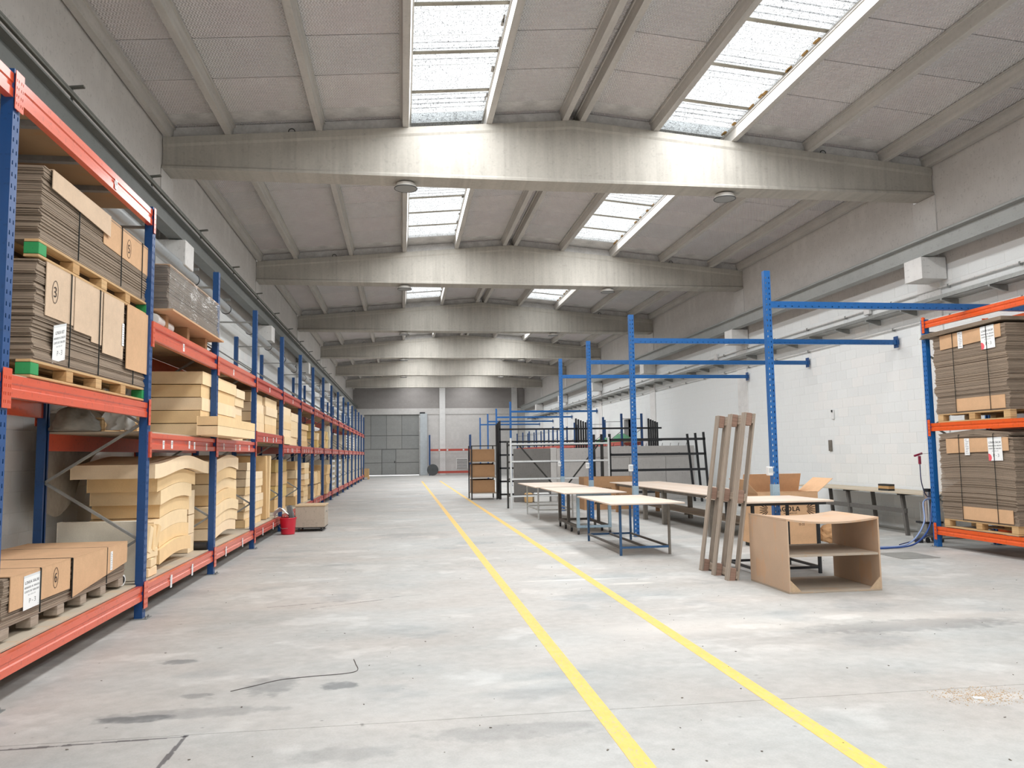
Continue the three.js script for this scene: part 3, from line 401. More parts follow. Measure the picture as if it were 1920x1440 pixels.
const hookGeo = (() => { const s = new THREE.Shape([[-0.028, 0], [0.028, 0], [0.028, 0.25], [-0.028, 0.25]].map(([a, b]) => new THREE.Vector2(a, b))); for (let y = 0.03; y < 0.22; y += 0.05) for (const z of [-0.01, 0.012]) s.holes.push(new THREE.Path([[z - 0.004, y], [z + 0.004, y], [z + 0.004, y + 0.02], [z - 0.004, y + 0.02]].map(([a, b]) => new THREE.Vector2(a, b)))); const b = new MB(); b.geo(new THREE.ExtrudeGeometry(s, { depth: 0.004, bevelEnabled: false }), new THREE.Matrix4().makeBasis(V(0, 0, -1), V(0, 1, 0), V(1, 0, 0)).setPosition(0.04, 0, 0)); b.box(-0.02, 0.042, 0, 0.25, 0.024, 0.028); return b.geometry(); })();
const beamGeos = {};
function rackBeam(rack, x, y, h, za, zb, prof, mat, dir, stickers = 0) {  // za nearer the viewer, zb farther
  const L = za - zb - 0.09, key = [h, L.toFixed(3), prof.name].join(), g = beamGeos[key] ??= new MB().sweep(prof(h), 'z', -L / 2, L / 2).geometry();
  const b = put('beam', g, mat, rack); b.position.set(x, y, (za + zb) / 2); b.rotation.y = dir > 0 ? 0 : Math.PI;
  for (const s of [-1, 1]) { const k = put('beam_hook', hookGeo, mat, b); k.position.set(0, -0.075, s * (L / 2 + 0.018)); if (s < 0) k.scale.z = -1; }
  for (let q = 0; q < stickers; q++) { const low = y < 1, st = put('sticker', plateOf(0.06, low ? 0.13 : 0.085), low ? mTag : mSticker, b); st.position.set(0.032, low ? h * 0.3 : h * 0.42 + rr(-0.02, 0), L / 2 * (0.8 - 1.5 * (q + rr(0.1, 0.9)) / stickers)); st.rotation.y = Math.PI / 2; st.rotation.z = rr(-0.1, 0.1); }
  return b;
}
const shelfOn = (rack, x0, x1, y, za, zb, mat, th = 0.018) => new MB().box(x0, x1, y - th, y, zb + 0.06, za - 0.06, 0.002).build('shelf_board', mat, rack);
const ZU = [-2.4, -5.2, -8.0, -10.8, -13.6, -16.6, -19.55, -22.3, -25.15, -28, -30.85, -33.7, -36.55, -39.4, -42.4, -45.3, -48.2, -51.1];
const LXF = -2.47, LXB = -3.38;
{
  const rack = thing('pallet_rack', 'long blue and orange pallet rack running along the left wall', 'pallet rack');
  const nodes = zig(UPH);
  ZU.forEach((z) => frame(rack, LXF, LXB, z, UPH, UG, M.blue, nodes));
  for (let k = 0; k + 1 < ZU.length; k++) {
    const za = ZU[k], zb = ZU[k + 1], both = (y, h, prof, mat, st = 0) => { rackBeam(rack, LXF + 0.012, y, h, za, zb, prof, mat, 1, st); rackBeam(rack, LXB - 0.012, y, h, za, zb, prof, mat, -1); };
    const xs = [LXB + 0.02, LXF - 0.02];
    both(0.17, 0.135, profileA, k > 3 ? M.redOld : M.orange, k > 1 ? 2 : 0); shelfOn(rack, ...xs, 0.323, za, zb, M.boardDusty);
    if (k < 2) { both(1.9, 0.14, profileA, M.orange); shelfOn(rack, ...xs, 2.058, za, zb, M.boardDusty); both(3.79, 0.155, profileA, M.orange, 1); shelfOn(rack, ...xs, 3.963, za, zb, M.board); for (const q of [0.25, 0.5, 0.75]) new MB().box(LXB, LXF - 0.02, 3.9, 3.945, za + (zb - za) * q - 0.03, za + (zb - za) * q + 0.03).build('crossbar', M.galvDull, rack); }
    else { const m0 = k === 4 ? 1.77 : 1.59, old = k > 3 ? M.redOld : M.orange; both(m0, 0.165, k < 4 ? profileB : profileA, old, k < 3 ? 5 : 4); shelfOn(rack, ...xs, m0 + 0.183, za, zb, M.boardDusty); both(2.67, 0.195, profileB, old, 1); shelfOn(rack, ...xs, 2.883, za, zb, M.board); }
  }
}
const rightRack = thing('pallet_rack', 'short blue and bright orange rack carrying strapped carton stacks beside the compressor', 'pallet rack');
{
  const zs = [-11.13, -8.3]; const nodes = zig(3.5);
  zs.forEach((z) => frame(rightRack, 8.1, 9.1, z, 3.5, UG35, M.blueLight, nodes, -1));
  for (const [y, h] of [[0.19, 0.12], [1.76, 0.12], [3.36, 0.11]]) { rackBeam(rightRack, 8.088, y, h, zs[1], zs[0], profileA, M.orangeR, -1); rackBeam(rightRack, 9.112, y, h, zs[1], zs[0], profileA, M.orangeR, 1); }
}

// ------------------------------------------------------------------ pallets and strapped bundles of flat cartons
function pallet(at, L, D, label, { green = false, grey = false, turn = 0, H = 0.13, group, n = 5, skid = true } = {}) {  // length along z, depth along x, front face at +x
  const p = thing('wooden_pallet', label, 'pallet', at, turn, group), top = grey ? M.woodGrey : M.wood, blk = grey ? M.woodGrey : M.woodB;
  const bh = H - 0.044;
  for (let k = 0; k < 5; k++) { const x = -D / 2 + 0.05 + (D - 0.1) * k / 4; new MB().box(x - 0.048, x + 0.048, H - 0.02, H, -L / 2, L / 2, 0.003).build('deck_board', top, p); }
  for (let k = 0; k < n; k++) for (const x of [-D / 2 + 0.05, 0, D / 2 - 0.05]) { const z = -L / 2 + 0.06 + (L - 0.12) * k / (n - 1), e = k === 0 || k === n - 1; new MB().box(x - 0.05, x + 0.05, 0.022, 0.022 + bh, z - 0.06, z + 0.06, 0.004).build('block', green && e ? M.green : (k % 2 || grey ? blk : M.wood), p); }
  if (skid) for (const x of [-D / 2 + 0.05, 0, D / 2 - 0.05]) new MB().box(x - 0.05, x + 0.05, 0, 0.02, -L / 2, L / 2, 0.003).build('bottom_board', top, p);
  return p;
}
// front: +1 when the printed side faces +x. sheets lean out by 'lean' from bottom to top
function bundle(label, at, L, D, H, { n, front = 1, straps = [], rag = 0.01, bow = 0, lean = 0, tone = 1, cat = 'carton bundle', splay = 0 }) {
  const o = thing('carton_bundle', label, cat, at), b = new MB(), t = H / n;
  let dz = 0, dx = 0;
  for (let k = 0; k < n; k++) {
    dz = dz * 0.7 + rr(-rag, rag); dx = dx * 0.7 + rr(-rag, rag) * 0.5; const f = k / n, g = tone * rr(0.8, 1.08); b.tint = [0.47 * g, 0.365 * g, 0.27 * g];
    const sx = lean * f, sp = splay * (1 - f), y = k * t;
    const x0 = -D / 2 + dx, x1 = D / 2 + dx + sx * front * 0, hz = L / 2;
    if (!bow) b.box(x0 + sx, x1 + sx, y, y + t * 0.86, -hz + dz - sp, hz + dz + sp);
    else for (let s = 0; s < 6; s++) { const a = -hz + dz + 2 * hz * s / 6, c = a + 2 * hz / 6, ya = bow * f * (1 - ((s) / 3 - 1) ** 2), yb = bow * f * (1 - ((s + 1) / 3 - 1) ** 2); b.bar(V((x0 + x1) / 2, y + t * 0.43 + ya, a), V((x0 + x1) / 2, y + t * 0.43 + yb, c), x1 - x0, t * 0.86); }
  }
  b.build('flat_sheets', M.sheet, o);
  for (const [z, lo = 0] of straps) { const e = 0.006, m = new MB(), w = 0.0045; const X = D / 2 + 0.02, pts = [V(-X, 0.002 + lo, z), V(X, 0.002 + lo, z), V(X + lean, H + e + bow, z), V(-X + lean, H + e + bow, z)]; for (let k = 1; k < 4; k++) m.bar(pts[k], pts[(k + 1) % 4], 2 * w, 0.004, 0, V(0, 0, 1)); m.build('strap', M.strap, o); }
  return o;
}
// a folded cover sheet: hangs down the front from y1 to y0, z0..z1 (local), and lies back over the top
function cover(o, D, H, front, z0, z1, y0, mat, { back = 0.3, y0b = y0, out = 0.012, name = 'cover_sheet' } = {}) {
  const x = front * (D / 2 + out), b = new MB(), N = V(front, 0, 0), t = 0.006 * front;
  const A = V(x, y0, z0), B = V(x, y0b, z1), C = V(x, H + 0.004, z1), E = V(x, H + 0.004, z0);
  for (const [d, n] of [[0, N], [-t, N.clone().negate()]]) { const q = [A, B, C, E].map((p) => p.clone().add(V(d, 0, 0))); b.quad(...q, n, q.map((p) => [p.z, p.y])); }
  b.quad(A, B, B.clone().add(V(-t, 0, 0)), A.clone().add(V(-t, 0, 0)), V(0, -1, 0), [[0, 0], [0.1, 0], [0.1, 0.1], [0, 0.1]]);
  for (const [p, q, s] of [[A, E, Math.sign(z0 - z1)], [B, C, Math.sign(z1 - z0)]]) b.quad(p, q, q.clone().add(V(-t, 0, 0)), p.clone().add(V(-t, 0, 0)), V(0, 0, s), [[0, 0], [0.1, 0], [0.1, 0.1], [0, 0.1]]);
  if (back) b.box(Math.min(x, x - front * back), Math.max(x, x - front * back), H + 0.003, H + 0.009, Math.min(z0, z1), Math.max(z0, z1));
  return b.build(name, mat, o);
}
{
  // near bay, upper level: two loaded pallets one on the other
  const zc = -6.82, D = 0.84, xc = -2.9;
  pallet([xc, 2.058, zc], 2.4, 0.86, 'pale pallet with green corner blocks under the carton bundle with circled 3', { green: true, H: 0.125 });
  const b3 = bundle('strapped bundle of flat brown cartons with a circled 3, between two pallets', [xc, 2.183, zc], 2.3, D, 0.7, { n: 62, straps: [[0.62], [0.05], [-0.78]], rag: 0.02, splay: 0.02 });
  cover(b3, D, 0.7, 1, 1.02, 0.55, 0.33, M.cardPale); cover(b3, D, 0.7, 1, 0.54, 0.2, 0.3, M.cardPale, { out: 0.016 }); cover(b3, D, 0.7, 1, 0.19, -0.02, 0.26, M.cardPale); cover(b3, D, 0.7, 1, -0.03, -0.5, 0.2, M.cardPale, { out: 0.02 }); cover(b3, D, 0.7, 1, -0.56, -1.16, 0.13, M.card, { out: 0.03 });
  stick('handwritten_number', 0.15, 0.19, mNum['3'], b3, [D / 2 + 0.0155, 0.52, 0.88]); stick('strip_label', 0.05, 0.2, mTag, b3, [D / 2 + 0.025, 0.42, -0.48]); stick('paper_label', 0.2, 0.27, mLabelKit, b3, [D / 2 + 0.03, 0.16, 0.82], Math.PI / 2, 0.25, 0.12); 
  pallet([xc, 2.895, zc - 0.05], 2.4, 0.86, 'pale wooden pallet with a green corner block sandwiched between two carton bundles', { green: true, H: 0.125 });
  const b5 = bundle('strapped bundle of flat brown cartons with a circled 5, topmost under the shelf', [xc, 3.02, zc - 0.1], 2.45, D, 0.53, { n: 48, straps: [[0.62], [-0.3], [-0.85]], rag: 0.016, splay: 0.01 });
  cover(b5, D, 0.53, 1, 1.12, 0.0, 0.4, M.cardPale, { y0b: 0.36, out: 0.03 }); cover(b5, D, 0.53, 1, 0.1, -1.22, 0.28, M.card, { y0b: 0.26 });
  stick('handwritten_number', 0.16, 0.2, mNum['5'], b5, [D / 2 + 0.0145, 0.39, -0.5]);
  // near bay, lowest level
  pallet([-2.98, 0.323, -6.68], 2.25, 0.84, 'dusty wooden pallet on the lowest shelf under the carton bundle numbered 6', { grey: true, H: 0.115, n: 6, skid: false });
  const b6 = bundle('strapped bundle of flat brown cartons with a circled 6, on the lowest shelf', [-2.98, 0.438, -6.68], 2.27, 0.86, 0.3, { n: 22, straps: [[0.64], [0.1], [-0.62]], rag: 0.014 });
  cover(b6, 0.86, 0.3, 1, 1.06, 0.12, 0.08, M.card, { back: 0.86 }); cover(b6, 0.86, 0.3, 1, 0.09, -1.12, 0.006, M.card, { y0b: 0.12, back: 0.86, out: 0.02 });
  stick('paper_label', 0.24, 0.23, mLabel, b6, [0.4425 + 0.003, 0.17, 0.76], Math.PI / 2, 0.02); stick('handwritten_number', 0.13, 0.17, mNum['6'], b6, [0.445, 0.2, 0.38]); stick('strip_label', 0.05, 0.16, mTag, b6, [0.453, 0.18, -0.72]);
  // bay behind it, upper level: film-wrapped bundle
  const bw = bundle('film-wrapped dark bundle of flat cartons on the upper shelf next to the circled 5', [-2.88, 3.06, -9.6], 2.2, 0.9, 0.46, { n: 26, rag: 0.02, tone: 0.62, splay: 0.03 });
  new MB().box(-0.5, 0.52, -0.024, -0.004, -1.2, 1.15).build('base_sheet', M.card, bw); new MB().box(-0.48, 0.47, 0.464, 0.474, -1.1, 1.12).build('top_sheet', M.card, bw);
  { const g = new THREE.BoxGeometry(0.96, 0.47, 2.3, 10, 8, 22), p = g.attributes.position; for (let k = 0; k < p.count; k++) p.setXYZ(k, p.getX(k) * (1 + 0.02 * (fbm(p.getY(k) * 9 + 9, p.getZ(k) * 6 + 20, 3) - 0.5)) + 0.02 * (fbm(p.getZ(k) * 7 + 40, p.getY(k) * 12 + 4, 3) - 0.5), p.getY(k) + 0.23, p.getZ(k) + 0.02 * (fbm(p.getX(k) * 7 + 20, p.getY(k) * 9 + 40, 3) - 0.5)); g.computeVertexNormals(); put('film_wrap', g, M.film, bw); }
  const pb = thing('support_blocks', 'wooden bearers under the film-wrapped bundle', 'bearers', [-2.9, 2.883, -9.6]); for (const z of [-0.85, 0, 0.85]) new MB().box(-0.42, 0.4, 0, 0.152, z - 0.05, z + 0.05, 0.005).build('bearer', M.cardDark, pb);
  const fr = thing('film_roll', 'crumpled roll of clear film on the upper shelf edge under the wrapped bundle', 'plastic film', [-2.56, 2.885, -8.75]); { const g = new THREE.CylinderGeometry(0.06, 0.05, 0.6, 14, 12).rotateX(Math.PI / 2), p = g.attributes.position; for (let k = 0; k < p.count; k++) { const f = 0.8 + 0.5 * fbm(p.getX(k) * 30 + 9, p.getZ(k) * 16 + 30, 2); p.setXYZ(k, p.getX(k) * f, Math.max(0.002, p.getY(k) * f + 0.055), p.getZ(k)); } g.computeVertexNormals(); put('roll', g, M.plastic, fr); }
}
{
  // right rack loads
  const zc = -10.2, xc = 8.56, D = 0.98;
  for (const [y, h, lab, plab, bow] of [[0.45, 1.18, 'strapped stack of flat cartons, red dotted label, on the short rack lower level', 'wooden pallet on the lower level of the short rack', 0.05], [2.01, 1.17, 'strapped stack of flat cartons, red dotted label, on the short rack upper level', 'wooden pallet on the upper level of the short rack', 0]]) {
    pallet([xc, y - 0.13, zc], 1.44, 0.98, plab, { H: 0.13, n: 3 });
    const b = bundle(lab, [xc, y, zc], 1.46, D, h, { n: 84, front: -1, straps: [[-0.28], [0.4]], rag: 0.016, bow });
    cover(b, D, h, -1, -0.56, 0.66, h * 0.82, M.card, { back: 0, y0b: h * 0.85 }); cover(b, D, 0.2, -1, -0.3, 0.66, 0.02, M.card, { back: 0 });
    stick('paper_label', 0.26, 0.32, mLabelRed, b, [-D / 2 - 0.016, h * 0.87, 0.42], -Math.PI / 2, 0.02); stick('strip_label', 0.1, 0.24, mTag, b, [-D / 2 - 0.016, h * 0.9, -0.12], -Math.PI / 2);
    if (!bow) { const t = new MB(); for (let k = 0; k < 5; k++) { t.tint = [0.5, 0.39, 0.29]; t.bar(V(-0.06 - k * 0.006, h + 0.012 + k * 0.012, -0.95 + k * 0.02), V(-0.04, h + 0.05 + k * 0.01, 0.72), 1.0, 0.008); } t.build('loose_top_sheets', M.sheet, b); }
    else { const t = new MB(); for (let k = 0; k < 9; k++) { const g = rr(0.8, 1.1); t.tint = [0.5 * g, 0.39 * g, 0.29 * g]; t.bar(V(0, h + 0.01 + k * 0.008, -0.72 + rr(-0.03, 0.03)), V(0, h + 0.06 + k * 0.008, 0), 0.98, 0.006).bar(V(0, h + 0.06 + k * 0.008, 0), V(0, h + 0.02 + k * 0.006, 0.7 + rr(-0.05, 0.05)), 0.98, 0.006); } t.build('loose_top_sheets', M.sheet, b); }
  }
  // bearers that carry the pallets across the beams
  for (const y of [0.31, 1.87]) for (const z of [-10.9, -9.5]) new MB().box(8.13, 9.07, y - 0.03, y + 0.009, z - 0.05, z + 0.05).build('cross_bearer', M.galv, rightRack);
}

// ------------------------------------------------------------------ foam slabs on the long rack
// one slab: length along z from za (near) to zb, wavy in y, depth in x from x0 (wall) to x1 (aisle)
const waveAt = (z, zr, amp, len) => amp * Math.sin((zr - z) / len * Math.PI * 1.5 - 0.9);
function slab(label, group, za, zb, y, h, { x0 = -3.3, x1 = -2.56, amp = 0, zr = za, len = 2, mat = M.foam, name = 'foam_block' } = {}) {
  const n = amp ? 12 : 1, up = [], dn = [];
  for (let k = 0; k <= n; k++) { const z = za + (zb - za) * k / n, w = amp ? waveAt(z, zr, amp, len) : 0; up.push([-z, y + h - 0.002 + w]); dn.push([-z, y + w]); }
  const o = thing(name, label, 'foam block', [0, 0, 0], 0, group), b = new MB();
  const s = new THREE.Shape([...dn, ...up.reverse()].map(([a, c]) => new THREE.Vector2(a, c)));
  b.geo(new THREE.ExtrudeGeometry(s, { depth: x1 - x0, bevelEnabled: true, bevelSize: -0.004, bevelThickness: 0.004, bevelSegments: 1, bevelOffset: 0 }), new THREE.Matrix4().makeBasis(V(0, 0, -1), V(0, 1, 0), V(1, 0, 0)).setPosition(x0, 0, 0));
  const m = b.build(name, mat, o); scene.remove(o); o.remove(m); m.name = o.name; m.userData = o.userData; scene.add(m); return m;
}
const FM = [M.foam, M.foamB, M.foamC]; const fm = () => FM[Math.floor(rnd() * 3)];
function stack(label, group, za, zb, y0, y1, n, { amp = 0, len = za - zb, jit = 0.1, x1 = -2.56, x0 = -3.3, mats, inner = 0 } = {}) {
  const h = (y1 - y0) / n; for (let k = 0; k < n; k++) { const a = za - rr(0, jit), b = zb + rr(0, jit); slab(`${k === 0 ? 'bottom' : k === n - 1 ? 'topmost' : ['', 'second', 'third', 'fourth', 'fifth', 'sixth', 'seventh'][k]} block of the ${label}`, group, a, b, y0 + k * h, h, { amp, zr: za, len, x1: x1 - rr(0, 0.05), x0: x0 + rr(0, 0.05) + inner, mat: mats ? mats[k % mats.length] : fm() }); }
}
const L0 = 0.325, L1 = 1.775, L1h = 1.955;
// second bay, lowest level
stack('curved cream foam stack on the lowest shelf behind the offcuts', 'curved foam slabs behind the offcuts', -8.72, -10.35, L0 + 0.075, 1.34, 6, { amp: 0.045, jit: 0.3, len: 1.75 });
slab('longest curved cream foam slab, bent over the top of its stack beside the second upright', null, -8.45, -10.68, 1.345, 0.15, { amp: 0.045, zr: -8.72, len: 1.75, x1: -2.5, mat: M.foamC });
for (const [k, y] of [[0, L0], [1, 0.56], [2, 0.8]]) slab(`flat cream foam block at the second upright beside the curved stack, ${['bottom', 'middle', 'top'][k]} one`, 'flat foam slabs at the second upright', -10.38, -10.66, y, k === 2 ? 0.3 : 0.232, { x1: -2.66, mat: M.foamC });
{
  slab('pale foam board lying behind the carton bundle numbered 6', null, -8.14, -8.26, L0, 0.58, { x0: -3.28, x1: -2.55, mat: M.foamWhite, name: 'foam_plank' });
  const spots = [[-8.48, 0.046, 0, 0], [-8.5, 0.138, 0, 0.1], [-8.47, 0.23, 0, -0.08], [-8.4, 0.37, 1.25, 0], [-8.52, 0.37, 1.3, 0.06], [-8.63, 0.37, 1.22, -0.05]];
  spots.forEach(([z, y, a, b], k) => { const m = new MB(); m.box(-0.1, 0.1, -0.044, 0.044, -0.135, 0.135, 0.008); const o = tag(m.build('foam_offcut', fm()), k < 3 ? `small cream foam offcut lying flat behind the near upright, ${['lowest', 'middle', 'topmost'][k]} of three` : 'small cream foam offcut tilted on top of the flat offcuts', 'foam offcut', k < 3 ? undefined : 'tilted foam offcuts'); o.position.set(-2.6, L0 + y, z); o.rotation.set(a, b, 0); });
}
const tb = thing('black_tube', 'black cardboard tube lying on the lowest shelf by the second upright', 'tube', [-2.6, L0 + 0.05, -10.72]); new MB().cyl(V(-0.3, 0, 0), V(0.1, 0, 0), 0.05, 16).build('tube_wall', M.black, tb);
const wt = thing('white_tube', 'white roll with a dark open end beside the carton bundle numbered 6', 'tube', [-2.56, L0 + 0.06, -7.9]); new MB().cyl(V(-0.35, 0, -0.02), V(-0.02, 0, 0.06), 0.055, 16).build('tube_wall', M.plastic, wt); new MB().cyl(V(-0.024, 0, 0.059), V(-0.016, 0, 0.061), 0.036, 14).build('open_end', M.dark, wt);
// second bay, middle level
stack('wide cream foam stack on the middle shelf at the second upright', 'wide foam slabs on the middle shelf', -10.28, -12.35, L1 + 0.002, 2.6, 5, { jit: 0.04, x1: -2.5, mats: [M.foam, M.foamB, M.foamC, M.foamB, M.foam] });
for (const k of [0, 1]) slab(`long foam slab jutting out past the second upright, ${k ? 'upper' : 'lower'} of two`, 'foam slabs jutting past the upright', -9.72, -12.1, L1 + k * 0.115, 0.114, { x0: -2.41, x1: -2.18, mat: k ? M.foamB : M.foam });
stack('narrow cream foam stack on the middle shelf at the third upright', 'narrow foam slabs on the middle shelf', -12.42, -13.1, L1, 2.56, 6, { jit: 0.03, x1: -2.52 });
// third bay, lowest
stack('curved cream foam stack on the lowest shelf before the third upright', 'curved foam slabs before the third upright', -11.3, -12.95, L0 + 0.075, 1.32, 6, { amp: 0.045, jit: 0.16, len: 1.75 });
slab('arched foam slab topping the stack before the third upright', null, -11.35, -12.85, 1.325, 0.18, { amp: 0.045, zr: -11.3, len: 1.75, mat: M.foamC });
// fourth bay
stack('cream foam stack on the raised shelf behind the third upright', 'foam blocks on the raised shelf', -13.75, -14.9, L1h, 2.62, 4, { jit: 0.05, x1: -2.52 });
stack('cream foam stack on the raised shelf before the fourth upright', 'foam blocks before the fourth upright', -15.0, -16.35, L1h, 2.62, 4, { jit: 0.05, x1: -2.5 });
stack('narrow cream foam stack on the lowest shelf behind the third upright', 'narrow foam slabs behind the third upright', -13.75, -14.45, L0, 1.42, 8, { jit: 0.05, x1: -2.6 });
stack('narrow cream foam stack on the lowest shelf nearest the red bucket', 'foam slabs near the red bucket', -14.5, -15.35, L0, 1.25, 7, { jit: 0.05, x1: -2.58 });
for (const [z, t, m] of [[-15.6, 0.1, M.foamTan], [-15.85, -0.07, M.foamB]]) { const b = new MB(); b.box(-0.38, 0.38, 0, 1.2, -0.07, 0.07, 0.01); const o = tag(b.build('foam_sheet', m), 'tall foam sheet leaning upright behind the red bucket', 'foam sheet', 'tall foam sheets near the bucket'); o.position.set(-2.94, L0 + 0.01, z); o.rotation.x = t; }
// fifth bay
stack('cream foam stack on the middle shelf behind the fourth upright', 'foam blocks behind the fourth upright', -16.75, -18.0, L1, 2.56, 5, { jit: 0.04, x1: -2.42 });
stack('cream foam stack on the middle shelf before the fifth upright', 'foam blocks before the fifth upright', -18.06, -19.3, L1, 2.5, 4, { jit: 0.04, x1: -2.46 });
stack('broad tan foam stack on the lowest shelf behind the beige chest', 'tan foam sheets behind the chest', -17.5, -19.2, L0, 1.45, 4, { jit: 0.06, x1: -2.7, mats: [M.foamTan, M.foamOld] });
// sixth bay
stack('tan foam stack on the middle shelf past the fifth upright', 'tan foam slabs past the fifth upright', -20.2, -22.0, L1, 2.35, 4, { jit: 0.05, x1: -2.55, mats: [M.foamTan, M.foamB] });
stack('tan foam stack on the lowest shelf past the fifth upright', 'low tan foam slabs past the fifth upright', -19.9, -20.9, L0, 1.4, 5, { jit: 0.1, x1: -2.6, mats: [M.foamTan, M.foam] });
stack('cream foam stack on the lowest shelf before the sixth upright', 'low foam slabs before the sixth upright', -21.0, -22.1, L0, 1.35, 7, { jit: 0.1, x1: -2.52 });
// seventh and eighth bays: torn pieces
function lump(label, group, x, y, z, w, h, d, mat, turn = [0, 0, 0]) {
  const g = new THREE.BoxGeometry(w * 0.92, h * 0.86, d * 0.9, 6, 6, 6), p = g.attributes.position, ph = rr(0, 90);
  for (let k = 0; k < p.count; k++) { const a = p.getX(k), b = p.getY(k), c = p.getZ(k), f = 1 + 0.35 * (fbm(a * 5 + ph + 50, b * 5 + c * 4 + 60, 3) - 0.5); p.setXYZ(k, a * f, b * (1 + 0.3 * (fbm(c * 5 + ph + 20, a * 5 + 30, 3) - 0.5)), c * f); }
  g.computeVertexNormals(); const o = tag(put('foam_chunk', g, mat), label, 'foam piece', group); g.computeBoundingBox(); o.position.set(x, y - g.boundingBox.min.y * 0.98, z); o.rotation.set(...turn); return o;
}
for (let k = 0; k < 9; k++) lump('torn yellowed foam piece heaped on the middle shelf past the sixth upright', 'torn foam pieces on the middle shelf', -2.75 - 0.2 * (k % 2), L1 + 0.22 * Math.floor(k / 4), -22.75 - (k % 4) * 0.72 - 0.2 * (k > 3), 0.5, 0.24, 0.66, k % 3 ? M.foamOld : M.foam);
for (let k = 0; k < 6; k++) lump('torn tan foam piece heaped on the lowest shelf past the sixth upright', 'torn foam pieces on the lowest shelf', -2.8, L0 + 0.38 * Math.floor(k / 3), -22.9 - (k % 3) * 0.85, 0.6, 0.4, 0.8, k % 2 ? M.foamTan : M.foamB);
for (let k = 0; k < 3; k++) lump('large folded foam sheet bulging from the lowest shelf', 'folded foam sheets', -2.7, L0 + 0.3 * k, -25.9 - k * 0.15, 0.7, 0.34, 1.1, M.foamTan);
for (let k = 0; k < 4; k++) lump('torn yellowed foam piece on the middle shelf past the seventh upright', 'torn foam pieces past the seventh upright', -2.74, L1 + 0.27 * Math.floor(k / 2), -25.8 - (k % 2) * 0.9, 0.55, 0.3, 0.8, k % 2 ? M.foamOld : M.foamTan);
lump('pale upright foam offcut on the middle shelf before the eighth upright', null, -2.6, L1, -27.5, 0.3, 0.85, 0.28, M.foamWhite);
// far bays: pale crates standing on the lowest shelf
function crate(label, group, x, y, z, w, h, d) { const o = thing('slatted_crate', label, 'crate', [x, y, z], 0, group); for (let k = 0; k < 6; k++) new MB().box(w / 2 - 0.02, w / 2, 0.02 + (h - 0.1) * k / 5, 0.1 + (h - 0.1) * k / 5, -d / 2, d / 2).build('slat', M.white, o); for (const s of [-1, 1]) new MB().box(-w / 2, w / 2 - 0.02, 0, h, s * (d / 2 - 0.03) - 0.03, s * (d / 2 - 0.03) + 0.03).build('end_panel', M.foamWhite, o); new MB().box(-w / 2, -w / 2 + 0.02, 0, h, -d / 2 + 0.06, d / 2 - 0.06).build('back_panel', M.foamWhite, o); return o; }
for (let k = 0; k < 7; k++) { const z = [-29.2, -30.2, -32, -33, -35.2, -38, -40.6][k]; crate('pale slatted crate standing on the lowest shelf deep in the rack', 'pale crates deep in the rack', -2.85, L0, z, 0.6, 1.05, 0.8); if (k > 2) crate('pale slatted crate standing on the middle shelf deep in the rack', 'pale crates on the middle shelf', -2.85, L1, z - 4, 0.6, 0.7, 0.8); }
for (let k = 0; k < 5; k++) { const z = [-43.6, -44.4, -46.5, -47.2, -49.8][k]; crate('pale slatted crate at the end of the lowest shelf, near the grey gate', 'pale crates at the rack end', -2.85, L0, z, 0.6, 1.0, 0.6); }
const ep = pallet([-2.55, 0, -52.2], 1.0, 0.8, 'small wooden pallet on the floor at the end of the long rack', { H: 0.14, n: 3 });
{ const o = thing('wooden_box', 'small wooden box on a pallet at the end of the long rack', 'box', [-2.55, 0.14, -52.2]); for (let k = 0; k < 4; k++) new MB().box(-0.36, 0.36, k * 0.14, k * 0.14 + 0.125, 0.4, 0.42).box(-0.36, 0.36, k * 0.14, k * 0.14 + 0.125, -0.42, -0.4).box(0.36, 0.38, k * 0.14, k * 0.14 + 0.125, -0.42, 0.42).box(-0.38, -0.36, k * 0.14, k * 0.14 + 0.125, -0.42, 0.42).build('plank', M.wood, o); }
// behind the near bay: pallet and cloth on the next shelf
pallet([-3.12, L1 - 0.001, -8.75], 1.15, 0.4, 'small pale pallet at the back of the middle shelf beside the grey cloth', { H: 0.14, n: 3 });
function clothGeo(fn, nu, nv) { const p = [], uv = [], idx = []; for (let i = 0; i <= nu; i++) for (let j = 0; j <= nv; j++) { const q = fn(i / nu, j / nv); p.push(q.x, q.y, q.z); uv.push(i / nu, j / nv); } for (let i = 0; i < nu; i++) for (let j = 0; j < nv; j++) { const a = i * (nv + 1) + j, b = a + nv + 1; idx.push(a, b, a + 1, b, b + 1, a + 1); } const g = new THREE.BufferGeometry(); g.setAttribute('position', new THREE.Float32BufferAttribute(p, 3)); g.setAttribute('uv', new THREE.Float32BufferAttribute(uv, 2)); g.setIndex(idx); g.computeVertexNormals(); return g; }
tag(put('dust_sheet', clothGeo((u, v) => { const z = -8.2 - u * 1.5, n = fbm(u * 6 + 5, v * 6 + 9, 4) - 0.5, n2 = fbm(u * 3 + 25, v * 3 + 19, 3) - 0.5; if (v < 0.4) { const t = v / 0.4; return V(-3.2 - t * 0.24, L1 + 0.19 + 0.12 * Math.sin(u * 3) + n * 0.08, z); } const t = (v - 0.4) / 0.6; return V(-3.47 - 0.1 * Math.abs(n2), L1 + 0.2 - t * 0.95 * (0.75 + 0.35 * Math.sin(u * 4 + 0.6)) + n * 0.05, z + n2 * 0.2); }, 30, 36), M.cloth), 'crumpled beige dust sheet hanging over the back beam behind the near bay', 'cloth');
